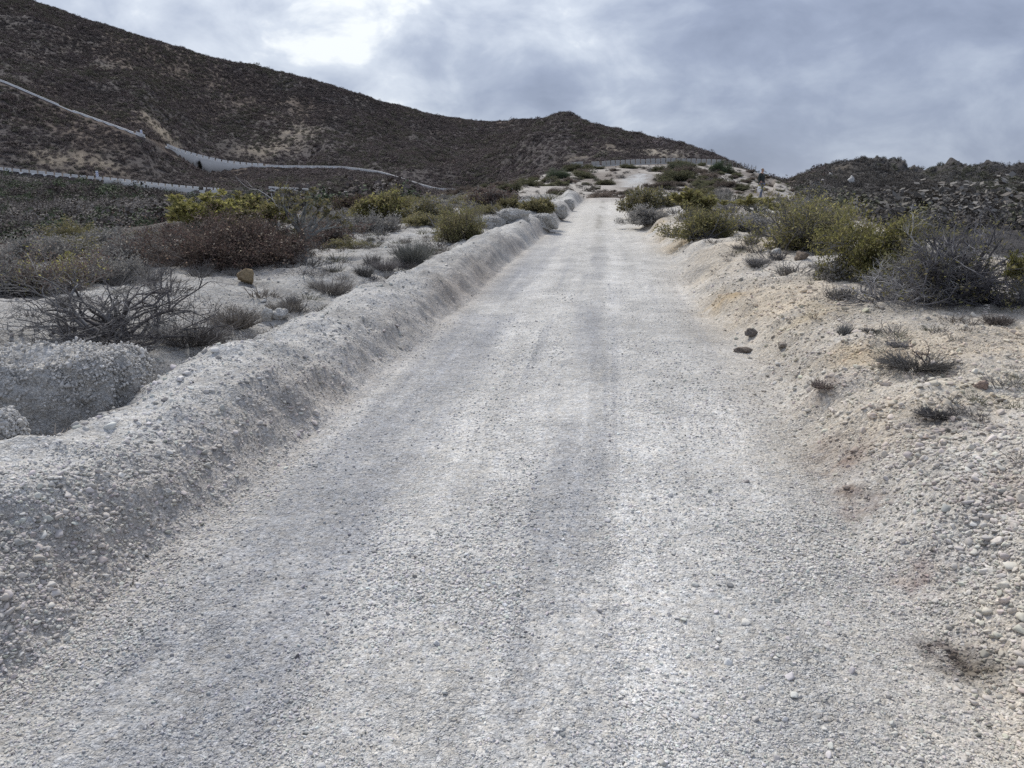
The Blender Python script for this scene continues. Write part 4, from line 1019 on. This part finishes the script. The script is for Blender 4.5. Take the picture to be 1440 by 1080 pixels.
# thin fence stakes right of the crest wall
s_, x_, y_, z_ = road_line(2, 1016, 1064, 236)
root = link(bpy.data.objects.new('stake_fence', None)); root.location = (x_[0], y_[0], z_[0])
pm = box_mesh('post', .10, .10, 1.5, M_POST, .02)
for j in range(9):
    i = int((j + .5) / 9 * 899); px, py = x_[i], y_[i] - .4
    o = link(bpy.data.objects.new('post', pm), root); o.location = (px - x_[0], py - y_[0], gz(px, py) - .25 - z_[0]); o.rotation_euler = (0, random.uniform(-.08, .08), 0)
V = []
for j in range(10):
    i = int(np.clip(j / 9 * 899, 0, 899)); px, py = x_[i], y_[i] - .4; zz = gz(px, py) + .85
    V += [(px - x_[0], py - y_[0] - .02, zz - z_[0]), (px - x_[0], py - y_[0] + .02, zz - z_[0]), (px - x_[0], py - y_[0], zz + .04 - z_[0])]
F = [(3 * j + a, 3 * j + (a + 1) % 3, 3 * j + 3 + (a + 1) % 3, 3 * j + 3 + a) for j in range(9) for a in range(3)]
link(bpy.data.objects.new('wire', np_mesh('wire', V, np.array(F), [M_POST])), root)
tag(root, 'thin stake fence continuing right of the crest wall against the sky', 'fence')

def marker(X, k, Y, label, H):
    t = C((X, Y, 300))[0][0]; y = float(kr(k, t)); x = t * y; z = float(kz(k, t)); y += 2.0
    root = link(bpy.data.objects.new('road_marker', None)); root.location = (x, y, gz(x, y))
    link(bpy.data.objects.new('post', box_mesh('post', .12, .12, H * .98, M_POST, .02)), root)
    o = link(bpy.data.objects.new('panel', box_mesh('panel', .95, .06, H * .78, M_WHITE, .02)), root); o.location = (0, -.10, H * .22)
    for i, zz in enumerate((.14, .40, .66)):      # slanted blue bands proud of the white panel
        sgn = 1
        V = [(-.46, 0, 0), (.0, 0, .22), (.46, 0, 0), (.46, 0, .20), (0, 0, .42), (-.46, 0, .20)]
        V = V + [(a, .02, c) for a, b, c in V]
        F4 = [(0, 1, 4, 5), (1, 2, 3, 4), (11, 10, 7, 6), (10, 9, 8, 7), (0, 6, 7, 1), (1, 7, 8, 2), (2, 8, 9, 3), (3, 9, 10, 4), (4, 10, 11, 5), (5, 11, 6, 0)]
        b = link(bpy.data.objects.new('chevron', np_mesh('chevron', V, np.array(F4), [M_BLUE])), o); b.location = (0, -.052, H * .78 * zz)
    return tag(root, label, 'road sign')
marker(133, 2, 250, 'slim blue and white marker standing on the lower road behind its block parapet', 2.9)
marker(196, 5, 190, 'small blue and white marker at the end of the climbing upper road parapet', 2.7)

# ------------------------------------------------------------------ rocks
def rock(name, label, X, Y, wpx, hpx, col, depth=None, deep=.8, seed=1, sub=5, rough=.34, sink=.25, group=None, rz=0.0, cut=9, cat='rock', fine=1.0, boxy=0):
    p = pick(X, Y) if depth is None else tuple(float(v) for v in at_depth(X, Y, depth))
    w, h = px_size(p, wpx, hpx * (.8 if boxy == .75 else 1)); hh = h / (1 - sink)
    V, F = ico(sub); r = np.random.default_rng(seed)
    for _ in range(cut):
        d = r.normal(size=3); d /= np.linalg.norm(d); k = V @ d; V = V - np.maximum(k - r.uniform(.5, .85), 0)[:, None] * d * .85
    f = lambda s_, sd: fbm(V[:, 0] * s_ + V[:, 2] * s_ * .7, V[:, 1] * s_ - V[:, 2] * s_ * .6, sd, 4)
    V = V * (1 + rough * f(1.5, seed) + .16 * fine * f(5, seed + 3) + .07 * fine * f(14, seed + 5))[:, None]
    if boxy: V = np.sign(V) * np.abs(V / np.abs(V).max(0)) ** boxy; V[:, 2] = np.minimum(V[:, 2], .74 + .20 * f(1.3, seed + 9)); V = V * (1 + .09 * (ridged(V[:, 0] * 2.2 + V[:, 2], V[:, 1] * 2.2 - V[:, 2] * 1.7, seed + 11, 3) - .3))[:, None]
    V = V / np.abs(V).max(0); V = V * [w / 2, w / 2 * deep, hh / 2]
    key = 'rock_' + '_'.join(f'{c:.2f}' for c in col)
    mat = bpy.data.materials.get(key) or gravel_mat(key, col)
    o = link(bpy.data.objects.new(name, np_mesh(name, V, F, [mat], smooth=True)))
    y = p[1] + (w * deep * .4 if depth is None else 0); z = gz(p[0], y) if depth is None else p[2]
    o.location = (p[0], y, z + hh * (.5 - sink)); o.rotation_euler = (0, 0, rz)
    return tag(o, label, cat, group)
PR_, GR_, TN_ = (.52, .505, .475), (.42, .405, .38), (.27, .205, .125)
rock('rock_outcrop', 'large pale crumbly outcrop behind the bank at the left, lit on top', 84, 612, 262, 132, (.47, .455, .43), depth=4.7, deep=.55, seed=21, sub=6, rough=.30, sink=.30, rz=.22, cut=4, boxy=.62)
rock('rock_outcrop', 'small pale lump at the left picture edge in front of the larger outcrop', 2, 640, 70, 70, GR_, depth=3.75, deep=.8, seed=22, sub=5, boxy=.7)
rock('boulder', 'lone tan boulder sitting on the pale shelf before the maroon shrub', 345, 401, 28, 20, TN_, seed=23, sub=4, rough=.15, sink=.15, fine=.4, cat='boulder')
rock('stone', 'upright white stone in the ditch behind the bank', 374, 452, 18, 24, (.52, .50, .46), seed=24, sub=4, rough=.15)
rock('stone', 'flat pale stone leaning right of the upright white stone', 394, 452, 30, 15, PR_, seed=25, sub=4)
for i, (X, Y, w, h, lab) in enumerate(((688, 322, 50, 22, 'broad pale boulder of the bank right of the olive twiggy bush'), (720, 312, 52, 23, 'tall pale boulder second along the far bank'), (744, 292, 32, 15, 'flat greenish-white boulder set back on the shelf edge'),
                                      (766, 322, 50, 17, 'rounded pale boulder low on the far bank beside the track'), (784, 303, 34, 19, 'grey boulder before the last white block of the bank'), (801, 292, 18, 14, 'last white block where the track tops out'))):
    rock('boulder', lab, X, Y, w, h, PR_ if i % 2 else (.47, .455, .425), seed=30 + i, sub=5, rough=.5, sink=.42, boxy=.75, rz=.4 * i, cat='boulder')
for i, (X, Y, w, h, c, lab) in enumerate(((1060, 474, 22, 9, (.16, .14, .125), 'dark flat clod on the right shoulder, the upper of two'), (1047, 497, 28, 8, (.19, .16, .135), 'dark flat clod on the right shoulder, the lower of two'),
        (1104, 490, 24, 7, (.27, .24, .21), 'brownish flat clod right of the two dark ones'), (1198, 306, 34, 16, (.42, .39, .35), 'pale boulder peeping over the large thicket'), (1188, 372, 16, 12, (.34, .29, .21), 'small tan stone at the left foot of the thicket'),
        (1130, 366, 20, 11, (.20, .16, .125), 'brown stone under the olive shrub'), (1092, 358, 14, 9, PR_, 'small pale stone below the lilac-grey brush'), (1212, 396, 26, 14, (.38, .37, .35), 'grey stone half hidden by the thicket twigs'),
        (613, 908, 11, 7, (.66, .66, .66), 'bright white chip lying alone in the middle of the track'), (232, 700, 16, 10, PR_, 'pale fist-sized stone on the face of the left bank'), (1384, 548, 22, 14, (.36, .27, .22), 'reddish stone in the gravel at the right edge'))):
    rock('stone', lab, X, Y, w, h, c, seed=50 + i, sub=4 if w > 14 else 3, sink=.35, cat='stone')
rock('rock_outcrop', 'white jagged outcrop on the dark lava hill', 1198, 258, 11, 11, (.50, .49, .47), seed=71, sub=4, rough=.5)
rock('rock_outcrop', 'small pale rock at the top left of the lava hill', 1168, 248, 6, 5, (.42, .41, .40), seed=72, sub=3)
rock('rock_outcrop', 'little whitish rock left of the jagged outcrop', 1158, 256, 6, 4, (.42, .41, .40), seed=73, sub=3)
rock('rock_outcrop', 'near-black rock in place of the shadowed cut above the lower road at the far left', 14, 238, 74, 36, (.035, .036, .042), depth=300, deep=.3, seed=74, sub=5, rough=.5)  # shadow of the cut, built as a rock in near-black colour
# bushes standing at the roads
def far_plant(X, Y, wpx, hpx, tints, label, seed, depth=None):
    p = pick(X, Y, 40) if depth is None else tuple(float(v) for v in at_depth(X, Y, depth))
    w, h = px_size(p, wpx, hpx)
    g = g_dense(seed, w, h, limbs=26, depth=2, kids=4, rad=.06, wood=DARKW, leaf=tints, frac=.95, per=40, size=.026 * (w + h), clump=.06 * (w + h))
    plant('shrub', g, pos=p, w=w, h=h, label=label, cat='shrub')
GRN = [(.095, .105, .045), (.115, .125, .05), (.075, .085, .04)]
far_plant(200, 284, 30, 20, GRN, 'fresh green bush at the foot of the lower retaining wall, the left of a pair', 701, depth=289)
far_plant(236, 284, 34, 20, GRN, 'fresh green bush at the foot of the lower retaining wall, the right of a pair', 702, depth=292)
far_plant(166, 276, 20, 20, [(.06, .065, .055), (.07, .075, .06)], 'dark bush at the left end of the lower retaining wall', 703, depth=272)
far_plant(281, 236, 7, 12, [(.05, .05, .04), (.06, .055, .045)], 'lone dark bush growing on the face of the tall triangular wall', 704, depth=377.5)
far_plant(466, 283, 26, 18, [(.05, .05, .042), (.06, .058, .045)], 'dark bush breaking the line of the lower parapet right of the small tree', 705, depth=232)
far_plant(785, 252, 26, 14, [(.075, .095, .06), (.09, .11, .07)], 'dark green bush beside the first white wall stub', 706)
far_plant(955, 238, 28, 9, [(.06, .066, .045), (.075, .08, .05)], 'flat dark bush below the crest wall', 707)
far_plant(1012, 242, 26, 14, [(.045, .062, .036), (.06, .08, .045)], 'round dark green bush at the right end of the crest wall', 708)

# loose chips lying on the two near outcrops
def crust(names, n, med, seed):
    r = np.random.default_rng(seed); P, T, K = [], [], []
    for o in names:
        me = o.data; m = len(me.vertices); co = np.empty(m * 3, np.float32); me.vertices.foreach_get('co', co); co = co.reshape(-1, 3)
        no = np.empty(m * 3, np.float32); me.vertices.foreach_get('normal', no); no = no.reshape(-1, 3)
        c, s_ = math.cos(o.rotation_euler.z), math.sin(o.rotation_euler.z)
        i = r.integers(0, m, n); i = i[(no[i, 2] > -.1)]
        q = co[i] + r.normal(0, .012, (len(i), 3)); P.append(np.c_[q[:, 0] * c - q[:, 1] * s_, q[:, 0] * s_ + q[:, 1] * c, q[:, 2]] + np.array(o.location))
        T.append(np.clip(np.array([[.47, .455, .43]]) * r.normal(1.05, .16, (len(i), 1)), .05, .75))
    P, T = np.concatenate(P), np.concatenate(T); k = len(P); rad = med * np.exp(r.normal(0, .38, k))
    scatter('gravel', P, r.uniform(0, 6.28, (k, 3)), np.repeat(rad[:, None], 3, 1), r.integers(0, 8, k), T, STONES)
crust([o for o in COL.objects if o.name.startswith('rock_outcrop') and o.location.y < 8], 15000, .0085, 77)
crust([o for o in COL.objects if o.name.startswith('boulder') and 'tan' not in o['label']], 3200, .013, 78)
# ------------------------------------------------------------------ the walker
def skin_body(name, verts, edges, mat, root=0, parent=None, sub=2, roots=()):
    me = bpy.data.meshes.new(name); me.from_pydata([v[0] for v in verts], edges, [])
    o = link(bpy.data.objects.new(name, me), parent)
    o.modifiers.new('skin', 'SKIN').use_smooth_shade = True
    for i, v in enumerate(verts):
        sv = me.skin_vertices[0].data[i]; rd = v[1] if isinstance(v[1], tuple) else (v[1], v[1]); sv.radius = rd; sv.use_root = i == root or i in roots
    s = o.modifiers.new('subsurf', 'SUBSURF'); s.levels = sub; s.render_levels = sub
    me.materials.append(mat); return o
M_SKIN = plain_mat('skin', (.42, .27, .20), .6, .06, 12)
M_JACKET = plain_mat('dark_jacket', (.035, .042, .042), .85, .2, 9, .01, 30)
M_SHIRT = plain_mat('shirt', (.20, .19, .19), .85, .1, 9)
M_JEANS = plain_mat('blue_grey_jeans', (.13, .15, .20), .85, .2, 9, .01, 30)
M_SHOE = plain_mat('dark_shoe', (.05, .045, .04), .7, .1, 9)
M_HAIR = plain_mat('grey_hair', (.40, .39, .38), .8, .2, 40)
M_BAG = plain_mat('white_bag', (.72, .72, .74), .6, .06, 9)
M_EYE = plain_mat('eye', (.03, .025, .02), .3, .0, 5)
px_, py_ = 1070.5, 46.0
xw = float(at_depth(px_, 265, py_)[0]); zw = gz(xw, py_)
walker = link(bpy.data.objects.new('person', None)); walker.location = (xw, py_, zw); walker.rotation_euler = (0, 0, math.radians(38))
tag(walker, 'grey-haired walker in a dark jacket and blue-grey jeans standing behind the bushes on the right', 'person')
# local frame: faces -y, x to the walker's left
B, Ed = [], []
def bv(p, r, prev=None):
    B.append((p, r)); i = len(B) - 1
    if prev is not None: Ed.append((prev, i))
    return i
pel = bv((0, 0, .96), (.15, .105)); wai = bv((0, -.005, 1.12), (.135, .10), pel); che = bv((0, 0, 1.30), (.155, .11), wai); shd = bv((0, .01, 1.43), (.10, .075), che)
nck = bv((0, .0, 1.51), .052, shd); jaw = bv((0, -.015, 1.575), (.062, .070), nck); hed = bv((0, -.005, 1.65), (.076, .092), jaw); top = bv((0, .005, 1.715), (.058, .072), hed)
bv((0, -.118, 1.625), .012, hed)                                   # nose
hands = []
for sx, arm in ((-1, ((.19, .01, 1.405), (.245, .04, 1.14), (.255, -.04, .90))), (1, ((.19, .01, 1.405), (.26, .06, 1.15), (.27, .0, .905)))):
    a = bv((sx * arm[0][0], arm[0][1], arm[0][2]), .060, shd); e = bv((sx * arm[1][0], arm[1][1], arm[1][2]), .043, a); q = bv((sx * arm[2][0], arm[2][1], arm[2][2]), .028, e)
    pm_ = bv((sx * arm[2][0], arm[2][1] - .012, arm[2][2] - .06), (.020, .036), q); hands.append((sx, B[pm_][0]))
for sx, fy in ((-1, -.10), (1, .10)):
    h_ = bv((sx * .095, 0, .90), .088, pel); k_ = bv((sx * .105, fy * .55 - .02, .50), .058, h_); an = bv((sx * .105, fy + .03, .10), .038, k_)
    bv((sx * .115, fy - .10, .035), (.040, .030), an)
roots = []
for sx, (hx, hy, hz_) in hands:                                     # five fingers, curled
    for j, (oy, L) in enumerate(((-.030, .070), (-.010, .080), (.010, .075), (.029, .058))):
        r0 = bv((hx, hy + oy, hz_ - .020), .0095); roots.append(r0)
        k1 = bv((hx - sx * .004, hy + oy, hz_ - .020 - L * .5), .0085, r0); bv((hx - sx * .022, hy + oy, hz_ - .022 - L * .82), .0075, k1)
    r0 = bv((hx - sx * .006, hy - .030, hz_ + .015), .011); roots.append(r0); k1 = bv((hx - sx * .018, hy - .052, hz_ - .012), .0095, r0); bv((hx - sx * .024, hy - .056, hz_ - .040), .008, k1)
skin_body('body', B, Ed, M_SKIN, 0, walker, 2, roots)
def shape(fn):
    B.clear(); Ed.clear(); fn()
    return list(B), list(Ed)
def jk():
    p = bv((0, 0, .86), (.172, .125)); w = bv((0, -.005, 1.08), (.158, .120), p); c = bv((0, 0, 1.28), (.178, .132), w); s = bv((0, .01, 1.42), (.125, .092), c); bv((0, .012, 1.49), (.066, .062), s)
    for sx, arm in ((-1, ((.19, .01, 1.405), (.245, .04, 1.14), (.255, -.04, .905))), (1, ((.19, .01, 1.405), (.26, .06, 1.15), (.27, .0, .91)))):
        a = bv((sx * arm[0][0], arm[0][1], arm[0][2]), .078, s); e = bv((sx * arm[1][0], arm[1][1], arm[1][2]), .060, a); bv((sx * arm[2][0], arm[2][1], arm[2][2]), .046, e)
v, e = shape(jk); skin_body('jacket', v, e, M_JACKET, 0, walker, 2)
def tr():
    p = bv((0, 0, .93), (.158, .112))
    for sx, fy in ((-1, -.10), (1, .10)):
        h_ = bv((sx * .095, 0, .84), .100, p); k_ = bv((sx * .105, fy * .55 - .02, .50), .076, h_); bv((sx * .105, fy + .025, .07), .062, k_)
v, e = shape(tr); skin_body('trousers', v, e, M_JEANS, 0, walker, 2)
for sx, fy in ((-1, -.10), (1, .10)):
    def sh():
        a = bv((sx * .105, fy + .045, .05), (.05, .05)); b = bv((sx * .11, fy - .05, .045), (.05, .045), a); bv((sx * .115, fy - .13, .035), (.04, .032), b)
    v, e = shape(sh); skin_body('shoe', v, e, M_SHOE, 0, walker, 2)
Vh, Fh = ico(3); keep = Vh[:, 2] > -.25 + .75 * (-Vh[:, 1] > .25) * 1.0
fk = keep[Fh].all(1); Vh = Vh * [.083, .100, .088] + [0, .006, 1.668]
link(bpy.data.objects.new('hair', np_mesh('hair', Vh, Fh[fk], [M_HAIR], smooth=True)), walker)
for sx in (-1, 1):
    Ve, Fe = ico(2)
    link(bpy.data.objects.new('eye', np_mesh('eye', Ve * .012 + [sx * .030, -.090, 1.648], Fe, [M_EYE], smooth=True)), walker)
    link(bpy.data.objects.new('ear', np_mesh('ear', Ve * [.010, .018, .030] + [sx * .080, .005, 1.635], Fe, [M_SKIN], smooth=True)), walker)
Vm, Fm = ico(2)
link(bpy.data.objects.new('mouth', np_mesh('mouth', Vm * [.024, .007, .006] + [0, -.083, 1.582], Fm, [plain_mat('lip', (.26, .13, .11))], smooth=True)), walker)
link(bpy.data.objects.new('shirt_collar', np_mesh('shirt_collar', Vm * [.05, .02, .085] + [0, -.118, 1.40], Fm, [M_SHIRT], smooth=True)), walker)
# white bag hanging from the hand on the left of the picture
Vb, Fb = ico(4)
Vb = Vb * [.055, .13, .21]; Vb[:, 0] *= 1 - .5 * np.clip(Vb[:, 2] / .21, -.2, 1); Vb[:, 1] *= 1 - .75 * np.clip(Vb[:, 2] / .21, 0, 1) ** 1.5
Vb = Vb * (1 + .10 * fbm(Vb[:, 1] * 18, Vb[:, 2] * 14, 3, 3))[:, None]
R = Matrix.Rotation(math.radians(38), 3, 'Z'); hp = R @ Vector((hands[0][1][0], hands[0][1][1], hands[0][1][2] - .06 - .20))
bag = link(bpy.data.objects.new('bag', np_mesh('bag', Vb, Fb, [M_BAG], smooth=True))); bag.location = Vector(walker.location) + hp; bag.rotation_euler = (0, 0, math.radians(38))
tag(bag, 'limp white bag hanging from the hand of the walker', 'bag')
# ------------------------------------------------------------------ sky, sun, camera
SUN_AZ, SUN_EL = math.radians(-24), math.radians(48)
w = bpy.data.worlds.new('World'); SC.world = w; w.use_nodes = True
nt = w.node_tree; nt.nodes.clear(); n = N(nt)
wo = nt.nodes.new('ShaderNodeOutputWorld'); bg = nt.nodes.new('ShaderNodeBackground'); nt.links.new(bg.outputs[0], wo.inputs[0])
bg.inputs['Strength'].default_value = .1
sky = n.node('TexSky', sky_type='NISHITA', sun_disc=False, sun_elevation=SUN_EL, sun_rotation=SUN_AZ)
d = n.node('TexCoord').outputs['Generated']
sx = n.node('SeparateXYZ'); nt.links.new(d, sx.inputs[0])
# flat cloud deck seen in perspective: divide by height above the horizon
hz = n.math('ADD', n.math('MAXIMUM', sx.outputs[2], 0.0), .22)
cv = n.node('CombineXYZ')
nt.links.new(n.math('DIVIDE', sx.outputs[0], hz), cv.inputs[0]); nt.links.new(n.math('DIVIDE', sx.outputs[1], hz), cv.inputs[1])
cp = cv.outputs[0]
mp = n.node('Mapping'); mp.inputs['Scale'].default_value = (1, 1, 1.7); nt.links.new(d, mp.inputs['Vector']); mv = mp.outputs[0]
soft = n.noise(mv, 3.1, 5, .5, .25)
lump = n.noise(mv, 8.5, 6, .56, .25)
def lobe(X, Y, k):
    a, b, c = (float(q) for q in ray(X, Y)); L = math.sqrt(a * a + b * b + c * c)
    dp = n.node('VectorMath', operation='DOT_PRODUCT'); nt.links.new(d, dp.inputs[0]); dp.inputs[1].default_value = (a / L, b / L, c / L)
    return n.math('POWER', n.math('MAXIMUM', dp.outputs['Value'], 0.0), k)
glow = n.math('ADD', n.math('MULTIPLY', lobe(300, -60, 16), .30), n.math('ADD', n.math('MULTIPLY', lobe(410, 10, 110), .26), n.math('MULTIPLY', lobe(620, 20, 30), .12)))
dens = n.math('MULTIPLY_ADD', soft, 1.1, n.math('MULTIPLY', lump, 1.05))
v = n.math('MULTIPLY_ADD', dens, 1.5, -1.17)
v = n.math('SUBTRACT', v, n.math('MULTIPLY', lobe(1180, 130, 16), .16))
v = n.math('ADD', v, glow)
cloud = n.ramp(v, (.0, (2.05, 2.4, 3.3)), (.28, (2.6, 3.0, 4.0)), (.55, (3.5, 3.95, 4.9)), (.85, (5.2, 5.65, 6.4)), (1.0, (7.2, 7.5, 7.7)))
up = n.math('MULTIPLY_ADD', n.math('MAXIMUM', sx.outputs[2], 0.0), .5, .9)
cloud = n.scale(cloud, up)
col = n.mix(.93, sky.outputs[0], cloud)
nt.links.new(col, bg.inputs[0])

sun = bpy.data.lights.new('sun', 'SUN'); sun.energy = 2.6; sun.angle = math.radians(10); sun.color = (1, .955, .88)
so = link(bpy.data.objects.new('sun', sun))
sd = Vector((math.sin(SUN_AZ) * math.cos(SUN_EL), math.cos(SUN_AZ) * math.cos(SUN_EL), math.sin(SUN_EL)))
so.rotation_euler = sd.to_track_quat('Z', 'Y').to_euler()

cam = bpy.data.cameras.new('camera'); cam.sensor_width = 36; cam.lens = 36 * FPX / 1440; cam.clip_start = .05; cam.clip_end = 4000
co = link(bpy.data.objects.new('camera', cam)); co.location = (0, 0, CAMH); co.rotation_euler = (math.pi / 2 - PITCH, 0, 0)
SC.camera = co
vs = SC.view_settings; vs.view_transform = 'Standard'; vs.look = 'None'; vs.gamma = 1; vs.use_curve_mapping = False; vs.exposure = .42
SC.cycles.max_bounces = 6; SC.cycles.diffuse_bounces = 3; SC.cycles.transparent_max_bounces = 4
SC.cycles.use_denoising = False; SC.cycles.sample_clamp_indirect = 3; SC.cycles.sample_clamp_direct = 8
